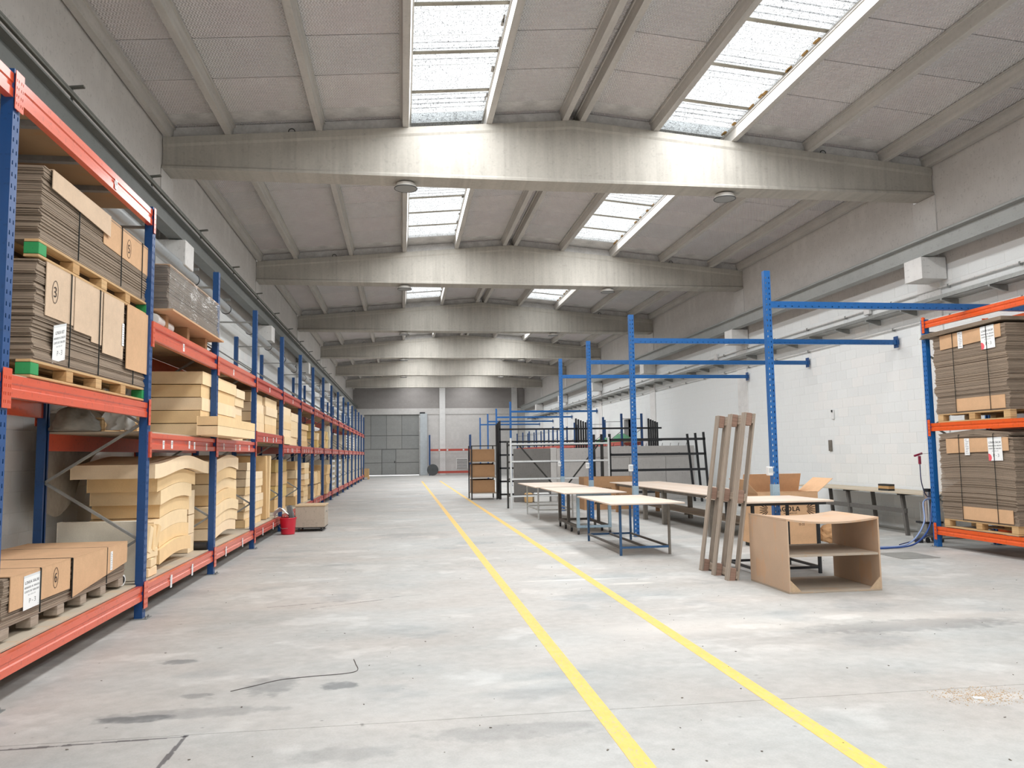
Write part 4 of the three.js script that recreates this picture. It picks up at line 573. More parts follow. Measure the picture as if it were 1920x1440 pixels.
tag(put('grey_cloth', (() => { const g = new THREE.SphereGeometry(1, 30, 18), p = g.attributes.position; for (let k = 0; k < p.count; k++) { const f = 0.8 + 0.5 * fbm(p.getX(k) * 3 + 9, p.getY(k) * 4 + p.getZ(k) * 3 + 20, 4); p.setXYZ(k, p.getX(k) * 0.16 * f, Math.max(0, p.getY(k) * f * 0.2 + 0.02), p.getZ(k) * 0.34 * f); } g.computeVertexNormals(); g.translate(-3.08, L1 + 0.002, -8.35 + 0.38); return g; })(), M.cloth2), 'bunched grey cloth on the middle shelf beside the small pallet', 'cloth');
tag(put('plastic_sheet', clothGeo((u, v) => { const n = fbm(u * 8 + 60, v * 12 + 9, 4) - 0.5; return V(-2.62 - u * 0.3 + n * 0.06, 1.79 + v * 0.78, -8.2 - n * 0.12 - 0.05 * u); }, 12, 30), M.plastic), 'crumpled white plastic sheet standing on the middle shelf beside the near upright', 'plastic sheet');

// ------------------------------------------------------------------ blue posts with arms to the wall
const postGeo = uprightGeo(4.0);
function bluePost(x, z, label, { group, wrap = 0.9, sock = true } = {}) {
  const o = thing('blue_post', label, 'post', [x, 0, z], 0, group);
  const u = put('post', postGeo, M.blueLight, o); u.rotation.y = -Math.PI / 2; put('foot_plate', footGeo, M.galvDull, o);
  const L = XR - 0.06 - x, s = new THREE.Shape([[0, 0], [L, 0], [L, 0.09], [0, 0.09]].map(([a, b]) => new THREE.Vector2(a, b)));
  for (let a = 0.1; a < L - 0.1; a += 0.1) for (const y of [0.022]) s.holes.push(new THREE.Path([[a, y - 0.006], [a + 0.02, y - 0.006], [a + 0.02, y + 0.006], [a, y + 0.006]].map(([p, q]) => new THREE.Vector2(p, q))));
  const b = new MB(); b.geo(new THREE.ExtrudeGeometry(s, { depth: 0.003, bevelEnabled: false }), new THREE.Matrix4().makeTranslation(0.045, 3.48, 0.03)); b.box(0.045, L, 3.567, 3.57, -0.03, 0.03).box(0.045, L, 3.48, 3.483, -0.03, 0.03).box(0.045, L, 3.48, 3.57, -0.033, -0.03); b.build('arm', M.blueLight, o);
  new MB().box(L - 0.01, L + 0.012, 3.42, 3.64, -0.06, 0.06, 0.003).build('wall_bracket', M.blue, o);
  if (sock) { const k = new MB().box(-0.12, -0.045, 1.16, 1.28, 0.0, 0.07, 0.008).build('socket_box', M.socket, o); new MB().box(-0.11, -0.055, 1.2, 1.26, 0.07, 0.075, 0.003).build('flap', M.postWhite, k); }
  if (wrap) new MB().box(-0.049, 0.049, wrap - 0.14, wrap + 0.02, -0.045, 0.042).build('tape_wrap', M.paleBlue, o);
  return o;
}
bluePost(5.04, -10.2, 'blue perforated post behind the near black-legged table and leaning pallet', { wrap: 1.02 });
bluePost(4.13, -13.72, 'blue perforated post between the blue-legged table and the trolley table', { wrap: 0.88 });
bluePost(4.13, -17.05, 'blue perforated post between the trolley table and the white-legged table', { wrap: 0.88 });
bluePost(4.15, -20.3, 'blue perforated post behind the white-legged table', { wrap: 0.88 });
for (const [x, z] of [[5.12, -37.2], [5.12, -42.9], [5.25, -48.5], [5.25, -53.4]]) bluePost(x, z, 'thin blue post with wall arm far behind the black steel frames', { group: 'far blue posts', wrap: 0, sock: false });

// ------------------------------------------------------------------ tables
function table(label, x0, x1, za, zb, h, top, mat) { const o = thing('work_table', label, 'table', [(x0 + x1) / 2, 0, (za + zb) / 2]); new MB().box(-(x1 - x0) / 2, (x1 - x0) / 2, h - 0.022, h, -(za - zb) / 2, (za - zb) / 2, 0.003).build('table_top', top, o); return o; }
const part = (o, name, mat, f) => { const b = new MB(); f(b); return b.build(name, mat, o); };
{ // blue legs
  const o = table('pale topped work table with thin blue steel legs before the second blue post', 2.92, 4.03, -10.95, -13.1, 0.775, M.tableTop);
  const lx = 0.37, zf = 0.74, zk = -1.26, xs = [-lx + 0.05, lx + 0.05];
  for (const x of xs) for (const z of [zf, zk]) part(o, 'leg', z === zf && x > 0 ? M.legGrey : M.dirtyBlue, (b) => b.box(x - 0.017, x + 0.017, 0, 0.753, z - 0.017, z + 0.017, 0.003));
  if (1) for (const z of [zf, zk]) part(o, 'rung', M.dirtyBlue, (b) => b.box(xs[0], xs[1], 0.1, 0.13, z - 0.013, z + 0.013));
  for (const x of [xs[0], 0.05, xs[1]]) part(o, 'rung', M.steelGrey, (b) => b.box(x - 0.013, x + 0.013, 0.1, 0.13, zk, zf));
  for (const z of [zf, zk]) part(o, 'top_rail', M.dirtyBlue, (b) => b.box(xs[0], xs[1], 0.725, 0.752, z - 0.013, z + 0.013)); for (const x of xs) part(o, 'top_rail', M.dirtyBlue, (b) => b.box(x - 0.013, x + 0.013, 0.725, 0.752, zk, zf));
}
{ // trolley table
  const o = table('pale topped trolley table with grey and pale blue frame on castors', 2.9, 4.08, -14.1, -16.55, 0.78, M.tableTop);
  const xs = [-0.27, 0.33], zs = [0.95, 0.1, -0.75];
  for (const x of xs) for (const z of zs) part(o, 'leg', z === zs[0] ? M.paleBlue : M.steelGrey, (b) => b.box(x - 0.028, x + 0.028, 0.16, 0.757, z - 0.028, z + 0.028, 0.004));
  for (const z of [zs[0], zs[2]]) part(o, 'bottom_rail', z === zs[0] ? M.paleBlue : M.steelGrey, (b) => b.box(xs[0] - 0.03, xs[1] + 0.03, 0.12, 0.165, z - 0.025, z + 0.025, 0.004));
  for (const x of xs) part(o, 'bottom_rail', M.steelGrey, (b) => b.box(x - 0.025, x + 0.025, 0.12, 0.165, zs[2], zs[0], 0.004));
  part(o, 'apron', M.paleBlue, (b) => b.box(xs[0], xs[1] + 0.03, 0.7, 0.757, zs[0] - 0.02, zs[0] + 0.02));
  for (const x of xs) for (const z of [zs[0], 0.35, -0.2, zs[2]]) { const c = part(o, 'castor', M.black, (b) => b.cyl(V(x - 0.015, 0.04, z), V(x + 0.015, 0.04, z), 0.04, 14)); part(c, 'fork', M.galvDull, (b) => b.box(x - 0.022, x + 0.022, 0.06, 0.12, z - 0.02, z + 0.02)); }
}
{ // white legs
  const o = table('pale topped work table with thin white steel legs before the white shelf frame', 2.86, 4.06, -17.0, -19.6, 0.775, M.tableTop);
  const xs = [-0.38, 0.42], zs = [0.42, -1.2];
  for (const x of xs) for (const z of zs) part(o, 'leg', M.whiteSteel, (b) => b.box(x - 0.016, x + 0.016, 0, 0.753, z - 0.016, z + 0.016, 0.003));
  for (const z of zs) part(o, 'rung', M.whiteSteel, (b) => b.box(xs[0], xs[1], 0.2, 0.225, z - 0.012, z + 0.012)); for (const x of xs) { part(o, 'rung', M.whiteSteel, (b) => b.box(x - 0.012, x + 0.012, 0.2, 0.225, zs[1], zs[0])); part(o, 'top_rail', M.whiteSteel, (b) => b.box(x - 0.012, x + 0.012, 0.728, 0.753, zs[1], zs[0])); }
}
{ // long table behind
  const o = table('long pale table with thick grey legs standing before the grey partition', 5.28, 6.6, -12.75, -19.8, 0.745, M.tableTop);
  for (const z of [2.9, 0.4, -0.9, -3.2]) for (const x of [-0.55, 0.5]) part(o, 'leg', z < -3 ? M.cardDark : M.legGrey, (b) => b.box(x - 0.045, x + 0.045, 0, 0.722, z - 0.045, z + 0.045, 0.005));
  for (const x of [-0.55, 0.5]) part(o, 'apron', M.legGrey, (b) => b.box(x - 0.02, x + 0.02, 0.66, 0.722, -3.2, 3.2));
  part(o, 'low_shelf', M.mdfDusty, (b) => b.box(-0.1, 0.55, 0.22, 0.24, -3.1, 3.1)); for (const z of [2.9, 0.4, -0.9, -3.2]) part(o, 'shelf_bearer', M.legGrey, (b) => b.box(-0.12, 0.56, 0.19, 0.22, z - 0.02, z + 0.02));
}
{ // near black table
  const o = table('pale topped table with thin black steel legs beside the leaning pallet', 4.0, 5.19, -8.98, -10.1, 0.89, M.tableTop);
  const xs = [-0.39, 0.45], zs = [0.42, -0.35];
  for (const x of xs) for (const z of zs) part(o, 'leg', M.black, (b) => b.box(x - 0.018, x + 0.018, 0, 0.868, z - 0.018, z + 0.018, 0.003));
  for (const z of zs) { part(o, 'rung', M.black, (b) => b.box(xs[0], xs[1], 0.06, 0.09, z - 0.014, z + 0.014)); part(o, 'top_rail', M.black, (b) => b.box(-0.56, 0.56, 0.83, 0.868, z - 0.016, z + 0.016)); }
  for (const x of xs) part(o, 'rung', M.black, (b) => b.box(x - 0.014, x + 0.014, 0.06, 0.09, zs[1], zs[0]));
}
{ // bench on the right wall
  const o = table('long brown workbench with splayed grey legs against the white wall', 8.55, 9.34, -11.75, -16.4, 0.74, M.boardDusty);
  for (const z of [1.35, -0.35, -1.9]) { for (const x of [-0.28, 0.24]) part(o, 'leg', M.steelGrey, (b) => b.bar(V(x, 0, z + 0.05 * (x < 0 ? 1 : 1)), V(x, 0.7, z - 0.05), 0.06, 0.06, 0.004)); part(o, 'top_bearer', M.blackDusty, (b) => b.box(-0.38, 0.36, 0.69, 0.718, z - 0.05, z + 0.05)); }
  for (const x of [-0.28]) part(o, 'stretcher', M.steelGrey, (b) => b.box(x - 0.02, x + 0.02, 0.38, 0.46, -1.95, 1.4));
  const k = thing('wood_block', 'short dark stacked wood block on the brown workbench', 'wood block', [8.75, 0.74, -13.35]); for (const [y, m] of [[0, M.blackDusty], [0.035, M.woodB], [0.085, M.blackDusty]]) part(k, 'layer', m, (b) => b.box(-0.06, 0.06, y, y + (m === M.woodB ? 0.05 : 0.035), -0.16, 0.16, 0.004));
}

// ------------------------------------------------------------------ leaning pallet, open cabinet, cartons
{
  const o = thing('leaning_pallet', 'tall weathered grey wooden pallet leaning on the black-legged table', 'pallet', [3.73, 0, -9.27]); o.rotation.z = -0.15;
  const H = 1.98, T = 0.135, zs = [0.4, 0, -0.4];
  for (const z of zs) { part(o, 'bottom_board', M.woodGreyV, (b) => b.box(0, 0.022, 0, H, z - 0.05, z + 0.05, 0.003)); part(o, 'deck_board', M.woodGreyV, (b) => b.box(T - 0.022, T, 0, H, z - 0.05, z + 0.05, 0.003)); for (const y of [0.0, H / 2 - 0.08, H - 0.15]) part(o, 'block', M.woodRed, (b) => b.box(0.0225, T - 0.04, y, y + 0.15, z - 0.045, z + 0.045, 0.005)); }
  for (const y of [0.03, H / 2 - 0.055, H - 0.12]) part(o, 'stringer', M.woodGrey, (b) => b.box(T - 0.0395, T - 0.0225, y, y + 0.09, -0.45, 0.45, 0.003));
}
{
  const o = thing('open_cabinet', 'open brown fibreboard cabinet carcass with one middle shelf', 'cabinet', [4.53, 0, -8.34]), w = 0.525, d = 0.46, t = 0.018;
  part(o, 'bottom_panel', M.mdfDusty, (b) => b.box(-w, w, 0, t, -d, d, 0.002));
  for (const s of [-1, 1]) part(o, 'side_panel', M.mdf, (b) => b.box(s * w, s * (w - t), t, 0.755, -d, d, 0.002));
  part(o, 'middle_shelf', M.mdfDusty, (b) => b.box(-w + t, w - t, 0.375, 0.375 + t + 0.006, -d + 0.02, d - 0.01, 0.002));
  { const s = new THREE.Shape(), n = 16, up = [], dn = []; for (let k = 0; k <= n; k++) { const x = -w + 2 * w * k / n, q = 0.042 * (1 - (x / w) ** 2); dn.push([x, 0.756 - q]); up.push([x, 0.776 - q]); } s.setFromPoints([...dn, ...up.reverse()].map(([a, b]) => new THREE.Vector2(a, b))); const g = new THREE.ExtrudeGeometry(s, { depth: 2 * d, bevelEnabled: false }).translate(0, 0, -d); put('top_panel', g, M.mdf, o); }
  for (const s of [-1, 1]) { const g = new THREE.ExtrudeGeometry(new THREE.Shape([[s * (w - t), t], [s * (w - t), 0.14], [s * (w - t - 0.12), t]].map(([a, b]) => new THREE.Vector2(a, b))), { depth: 0.015, bevelEnabled: false }).translate(0, 0, d - 0.016); put('gusset', g, M.mdfEdge, o); }
}
function carton(label, x0, x1, y, h, z0, z1, mat, { flaps = [], print: pr, base } = {}) {
  const o = thing('cardboard_box', label, 'cardboard box', [(x0 + x1) / 2, y, (z0 + z1) / 2]), w = (x1 - x0) / 2, d = Math.abs(z1 - z0) / 2, t = 0.006;
  part(o, 'wall', mat, (b) => b.box(-w, w, 0, h, d - t, d)); part(o, 'wall', mat, (b) => b.box(-w, w, 0, h, -d, -d + t)); part(o, 'wall', mat, (b) => b.box(-w, -w + t, 0, h, -d + t, d - t)); part(o, 'wall', mat, (b) => b.box(w - t, w, 0, h, -d + t, d - t)); part(o, 'bottom', mat, (b) => b.box(-w + t, w - t, 0, t, -d + t, d - t));
  for (const [side, len, ang] of flaps) { const g = new MB(); const L = side === 'l' || side === 'r' ? d : w; g.box(-L + 0.002, L - 0.002, 0, len, -t / 2, t / 2); const m = g.build('flap', mat, o); m.position.set(side === 'l' ? -w + t / 2 : side === 'r' ? w - t / 2 : 0, h + 0.001, side === 'f' ? d - t / 2 : side === 'b' ? -d + t / 2 : 0); m.rotation.order = 'YXZ'; m.rotation.y = side === 'l' ? -Math.PI / 2 : side === 'r' ? Math.PI / 2 : side === 'b' ? Math.PI : 0; m.rotation.x = ang; }
  if (pr) { const m = put('printing', plateOf(pr[0], pr[1]), pr[2], o); m.position.set(pr[3], pr[4], d + 0.0016); }
  return o;
}
{
  const logo = print(512, 128, (g, w, h) => { g.fillStyle = '#33291f'; g.font = 'bold 62px sans-serif'; g.textAlign = 'left'; g.fillText('SAGOLA', 120, 82); g.font = '16px sans-serif'; g.fillText('www.sagola.com', 210, 106); const fan = (cx, s) => { for (let k = 0; k < 7; k++) { g.save(); g.translate(cx, 64); g.rotate((k - 3) * 0.27); g.beginPath(); g.ellipse(s * 62, 0, 38, 3.6, 0, 0, 7); g.fill(); g.restore(); } }; fan(400, 1); fan(90, -1); }, 'clear');
  carton('open cardboard box printed with a fan logo and lettering behind the black-legged table', 5.4, 6.38, 0.06, 0.78, -11.5, -12.1, M.card, { flaps: [['f', 0.02, 0], ['b', 0.3, -0.35], ['l', 0.3, 0.75], ['r', 0.34, 0.9]], print: [0.94, 0.2, S(0xffffff, 0.85, { map: logo, transparent: true }), 0, 0.53] });
  const ce = print(128, 48, (g) => { g.fillStyle = '#3a3028'; g.font = '30px sans-serif'; g.fillText('IS CE', 20, 36); }, 'clear'); const bx = scene.children[scene.children.length - 1]; stick('certification_mark', 0.18, 0.07, S(0xffffff, 0.85, { map: ce, transparent: true }), bx, [0.22, 0.3, 0.3016], 0);
  const base = thing('base_boards', 'dark wooden boards under the printed cardboard box', 'boards', [5.89, 0, -11.8]); for (const x of [-0.4, 0, 0.4]) part(base, 'board', M.blackDusty, (b) => b.box(x - 0.06, x + 0.06, 0, 0.058, -0.28, 0.28, 0.004));
  const tri = print(256, 180, (g, w) => { g.fillStyle = '#3b2f24'; g.font = '20px sans-serif'; g.fillText('FRAGIL', 60, 34); for (let k = 0; k < 3; k++) { g.fillRect(80 + k * 56, 92, 40, 4); g.beginPath(); g.moveTo(90 + k * 56, 130); g.lineTo(110 + k * 56, 130); g.lineTo(100 + k * 56, 100); g.fill(); g.strokeStyle = '#3b2f24'; g.lineWidth = 3; g.strokeRect(80 + k * 56, 84, 40, 56); } g.beginPath(); g.moveTo(10, 150); g.lineTo(40, 80); g.lineTo(62, 150); g.fill(); }, 'clear');
  carton('brown cardboard carton with handling symbols on the floor behind the trolley table', 4.75, 6.2, 0, 0.86, -20.42, -21.02, M.cardDark, { print: [1.1, 0.6, S(0xffffff, 0.85, { map: tri, transparent: true }), 0.05, 0.35] });
  // crumpled kraft paper
  const g = new THREE.IcosahedronGeometry(0.16, 4), p = g.attributes.position; for (let k = 0; k < p.count; k++) { const f = 0.55 + 0.9 * fbm(p.getX(k) * 14 + 9, p.getY(k) * 14 + p.getZ(k) * 9 + 40, 3); p.setXYZ(k, p.getX(k) * f * 1.3, p.getY(k) * f + 0.13, p.getZ(k) * f); } g.computeVertexNormals(); g.computeBoundingBox(); g.translate(0, -g.boundingBox.min.y, 0); const kp = tag(put('kraft_paper', g, M.kraft), 'crumpled brown kraft paper on the floor beside the printed box', 'paper'); kp.position.set(6.65, 0, -11.6); 
}

// ------------------------------------------------------------------ pump with hoses by the short rack
{
  const o = thing('paint_pump', 'shiny steel paint pump on a wheeled stand beside the short rack', 'pump', [8.4, 0, -11.72]);
  part(o, 'tank', M.chrome, (b) => b.cyl(V(0, 0.32, 0), V(0, 0.62, 0), 0.13, 22)); part(o, 'tank_lid', M.chrome, (b) => b.cyl(V(0, 0.62, 0), V(0, 0.68, 0), 0.14, 22, 0.08)); part(o, 'motor', M.chrome, (b) => b.cyl(V(0, 0.68, 0), V(0, 0.8, 0), 0.07, 16)); part(o, 'cap', M.black, (b) => b.cyl(V(0, 0.8, 0), V(0, 0.85, 0), 0.06, 14));
  part(o, 'stand', M.galv, (b) => b.box(-0.14, 0.14, 0.08, 0.32, -0.12, 0.12, 0.01)); part(o, 'base_frame', M.black, (b) => b.box(-0.15, 0.15, 0.3, 0.33, -0.13, 0.13)); for (const [x, z] of [[-0.12, 0.1], [0.12, 0.1], [-0.12, -0.1], [0.12, -0.1]]) part(o, 'wheel', M.black, (b) => b.cyl(V(x - 0.015, 0.04, z), V(x + 0.015, 0.04, z), 0.04, 12)); part(o, 'side_motor', M.galvDull, (b) => b.cyl(V(-0.3, 0.11, 0.05), V(-0.15, 0.11, 0.05), 0.055, 12)); part(o, 'side_foot', M.black, (b) => b.box(-0.28, -0.2, 0, 0.06, 0, 0.1));
  for (const [mat, r, pts, lab] of [[M.hose, 0.013, [[8.44, 0.9, -11.6], [8.3, 0.62, -11.5], [8.1, 0.3, -11.3], [7.7, 0.06, -11.1], [7.2, 0.014, -11.05], [6.6, 0.014, -11.1]], 'dark blue air hose curving from the pump down across the floor'], [M.hoseGrey, 0.012, [[8.4, 0.7, -11.62], [8.2, 0.66, -11.55], [8.08, 0.35, -11.4], [7.7, 0.05, -11.25], [7.1, 0.013, -11.2], [6.6, 0.013, -11.25]], 'pale blue air hose looping from the pump to the floor'], [M.hoseDark, 0.008, [[8.5, 0.12, -11.5], [8.2, 0.16, -11.4], [7.9, 0.1, -11.3], [7.6, 0.02, -11.35]], 'thin dark cable curving beside the blue hoses']]) tag(new MB().tube(pts.map((q) => V(...q)), r, 48).build('air_hose', mat), lab, 'hose');
  const gn = thing('spray_gun', 'dark red spray gun hanging by the short rack upright', 'spray gun', [8.1, 1.36, -11.45]); part(gn, 'grip', M.gun, (b) => b.box(-0.015, 0.015, -0.11, 0.02, -0.02, 0.02, 0.005)); part(gn, 'barrel', M.gun, (b) => b.bar(V(-0.09, 0.02, 0), V(0.05, 0.06, 0), 0.03, 0.03, 0.005)); part(gn, 'hook', M.galvDull, (b) => b.bar(V(0.0, 0.05, 0), V(0.02, 0.06, 0.27), 0.006, 0.006)); part(gn, 'gun_hose', M.hoseDark, (b) => b.tube([V(0, -0.11, 0), V(0.01, -0.4, 0), V(0.16, -0.62, -0.1), V(0.34, -0.62, -0.2)], 0.008, 24));
  tag(new MB().box(6.74, 7.3, 0, 0.006, -10.65, -10.0, 0.002).build('floor_plate', M.plate), 'flat grey metal plate lying on the floor beside the open cabinet', 'metal plate');
  for (const [y, h, w, m, lab] of [[2.17, 0.2, 0.1, M.socket, 'white wall telephone bracket high on the block wall above the bench'], [1.47, 0.24, 0.12, M.legGrey, 'grey rectangular cover plate on the block wall above the bench']]) { const s = thing('wall_fitting', lab, 'wall fitting', [XR, y, m === M.socket ? -16.14 : -16.3]); part(s, 'plate', m, (b) => b.box(-0.035, -0.01, 0, h, -w / 2, w / 2, 0.004)); if (m === M.socket) part(s, 'slot', M.black, (b) => b.box(-0.05, -0.035, h - 0.05, h, -0.02, 0.02)); }
}

// ------------------------------------------------------------------ bucket and chest by the long rack
{
  const o = thing('bucket', 'red plastic bucket with rags on the floor before the long rack', 'bucket', [-2.22, 0, -15.97]);
  put('bucket_wall', new THREE.LatheGeometry([[0.0, 0.004], [0.125, 0.004], [0.13, 0.01], [0.155, 0.3], [0.165, 0.305], [0.165, 0.325], [0.15, 0.325], [0.125, 0.02], [0, 0.02]].map(([a, b]) => new THREE.Vector2(a, b)), 32), M.red, o); part(o, 'handle', M.galvDull, (b) => b.tube([V(-0.16, 0.29, 0), V(-0.17, 0.2, 0.06), V(-0.1, 0.13, 0.16), V(0.02, 0.13, 0.17)], 0.004, 20));
  const gp = thing('dust_pan', 'grey plastic scoop sticking out of the red bucket', 'scoop', [-2.2, 0.12, -15.97]); part(gp, 'scoop', M.greyPlastic, (b) => b.obox(V(0.03, 0.28, 0), [V(0.97, 0.24, 0), V(-0.24, 0.97, 0), V(0, 0, 1)], [0.05, 0.16, 0.055], 0.025));
  const rg = tag(put('rag', clothGeo((u, v) => { const n = fbm(u * 5 + 3, v * 5 + 70, 4) - 0.5; return V(-2.5 + u * 0.3, 0.34 + 0.17 * Math.sin(u * 2.6 + 0.3) + n * 0.1 - 0.14 * Math.max(0, v - 0.5), -15.84 - v * 0.26 + n * 0.06); }, 16, 16), M.plastic), 'white rag draped over the rim of the red bucket', 'rag');
  const c = thing('chest', 'beige grey chest on castors with a wooden rim beside the red bucket', 'chest', [-1.85, 0, -16.75]), w = 0.29, d = 0.36;
  part(c, 'body', M.chest, (b) => b.box(-w, w, 0.085, 0.5, -d, d, 0.006)); part(c, 'lid_rim', M.chestRim, (b) => b.box(-w - 0.012, w + 0.012, 0.5, 0.53, -d - 0.012, d + 0.012, 0.006)); part(c, 'base_rail', M.blackDusty, (b) => b.box(-w, w, 0.07, 0.085, -d, d)); part(c, 'latch', M.galvDull, (b) => b.box(w, w + 0.03, 0.38, 0.4, 0.1, 0.13));
  for (const x of [-0.22, 0.22]) for (const z of [-0.3, 0.3]) { const k = part(c, 'castor', M.black, (b) => b.cyl(V(x - 0.018, 0.033, z), V(x + 0.018, 0.033, z), 0.033, 12)); part(k, 'fork', M.galvDull, (b) => b.box(x - 0.024, x + 0.024, 0.05, 0.07, z - 0.02, z + 0.02)); }
}

// ------------------------------------------------------------------ frames and shelving in the middle of the hall
{
  const o = thing('brown_shelving', 'dark shelving unit filled with tall brown cardboard sheets', 'shelving', [2.7, 0, -26.75]), w = 0.42, d = 0.55;
  for (const x of [-w, w]) for (const z of [-d, d]) part(o, 'post', M.blackDusty, (b) => b.box(x - 0.02, x + 0.02, 0, 1.8, z - 0.02, z + 0.02));
  for (const y of [0.2, 0.72, 1.24]) part(o, 'shelf', M.mdfDusty, (b) => b.box(-w + 0.0, w, y, y + 0.03, -d, d)); part(o, 'top_rail', M.blackDusty, (b) => b.box(-w, w, 1.77, 1.8, d - 0.02, d + 0.02)); 
  for (const [y, h] of [[0.23, 0.46], [0.75, 0.46], [1.27, 0.42]]) for (let k = 0; k < 3; k++) { const t = thing('cardboard_bale', `brown cardboard bale on the ${y < 0.5 ? 'bottom' : y < 1 ? 'middle' : 'top'} shelf of the dark shelving unit`, 'cardboard', [2.7, y, -26.75], 0, y < 0.5 ? 'cardboard bales on the bottom shelf' : y < 1 ? 'cardboard bales on the middle shelf' : 'cardboard bales on the top shelf'); part(t, 'bale_sheets', M.cardDark, (b) => b.box(-w + 0.03, w - 0.06, 0.001, h - rr(0.01, 0.05), -d + 0.04 + k * 0.34, -d + 0.36 + k * 0.34, 0.01)); }
}
{
  const o = thing('black_frame_rack', 'wide tall black steel frame rack with post clusters behind the white shelf frame', 'frame rack', [0, 0, -26.2]);
  for (const [x, n, h] of [[3.24, 4, 2.62], [5.86, 5, 2.68], [8.42, 5, 2.66]]) for (let k = 0; k < n; k++) part(o, 'post', M.black, (b) => b.box(x - 0.028 + k * (x > 4 ? 0.1 : -0.012), x + 0.028 + k * (x > 4 ? 0.1 : -0.012), 0, h - 0.03 * k, -0.03 - k * (x > 4 ? 0.07 : 0.22), 0.03 - k * (x > 4 ? 0.07 : 0.22), 0.004));
  for (const y of [2.3, 1.88, 1.44, 1.0, 0.56, 0.13]) part(o, 'rail', M.black, (b) => b.box(3.2, y > 1.5 ? 8.88 : 6.2, y, y + 0.06, -0.03, 0.03, 0.004));
}
{
  const o = thing('white_shelf_frame', 'empty white steel shelf frame standing behind the white-legged table', 'shelf frame', [0, 0, -21.1]);
  for (const x of [2.9, 5.62]) { part(o, 'post', M.whiteSteel, (b) => b.box(x - 0.025, x + 0.025, 0, 1.93, -0.02, 0.02, 0.004)); part(o, 'post', M.blackDusty, (b) => b.box(x - 0.025, x + 0.025, 0, 1.86, -0.68, -0.64, 0.004)); for (const y of [0.34, 0.8, 1.27, 1.74]) part(o, 'side_rail', M.blackDusty, (b) => b.box(x - 0.012, x + 0.012, y, y + 0.03, -0.66, 0)); }
  for (const y of [0.34, 0.8, 1.27, 1.74]) { part(o, 'front_rail', M.whiteSteel, (b) => b.box(2.9, 5.62, y, y + 0.045, -0.018, 0.018, 0.004)); part(o, 'rear_rail', M.blackDusty, (b) => b.box(2.9, 5.62, y - 0.02, y + 0.03, -0.675, -0.645, 0.004)); }
  for (const [x0, x1] of [[3.25, 4.3], [5.5, 4.5]]) part(o, 'brace', M.blackDusty, (b) => b.bar(V(x0, 1.72, -0.7), V(x1, 0.5, -0.7), 0.03, 0.04));
}
{
  const o = thing('black_rack', 'low black steel rack with three leaning end posts before the grey partition', 'frame rack', [0, 0, -22.5]);
  for (const [x, z] of [[6.03, 0], [5.85, -0.25], [5.68, -0.5]]) part(o, 'post', M.black, (b) => b.box(x - 0.035, x + 0.035, 0, 2.05, z - 0.03, z + 0.03, 0.004));
  for (const k of [0, 1, 2]) part(o, 'end_post', M.black, (b) => b.bar(V(9.04 - k * 0.13, 0, -k * 0.25), V(8.92 - k * 0.16, 2.08 - 0.02 * k, -k * 0.25), 0.06, 0.06, 0.004));
  for (const y of [1.84, 1.4, 0.94, 0.3]) part(o, 'rail', M.black, (b) => b.box(6.0, 8.97, y, y + 0.07, -0.03, 0.03, 0.004));
}
{
  const o = thing('grey_partition', 'low grey partition of flat panels with hooks along its top edge', 'partition', [0, 0, -24.5]);
  const xs = [3.45, 4.62, 4.82, 6.02, 7.2, 8.4, 9.36];
  for (let k = 0; k + 1 < xs.length; k++) part(o, k === 1 ? 'post' : 'panel', k === 0 ? M.partitionDark : k === 1 ? M.column : M.partition, (b) => b.box(xs[k] + 0.004, xs[k + 1] - 0.004, 0, k === 1 ? 1.68 : 1.66, k === 1 ? -0.06 : -0.04, k === 1 ? 0.06 : 0.04, 0.006));
  part(o, 'top_band', M.partition, (b) => b.box(6.1, 9.36, 1.36, 1.7, 0.042, 0.06, 0.006)); for (let k = 0; k < 11; k++) part(o, 'hook', M.blackDusty, (b) => b.bar(V(6.4 + k * 0.27, 1.69, 0.05), V(6.42 + k * 0.27, 1.79, 0.05), 0.012, 0.012)); for (let k = 0; k < 4; k++) part(o, 'bolt', M.blackDusty, (b) => b.cyl(V(6.6 + k * 0.75, 1.46, 0.06), V(6.6 + k * 0.75, 1.46, 0.075), 0.02, 8));
}
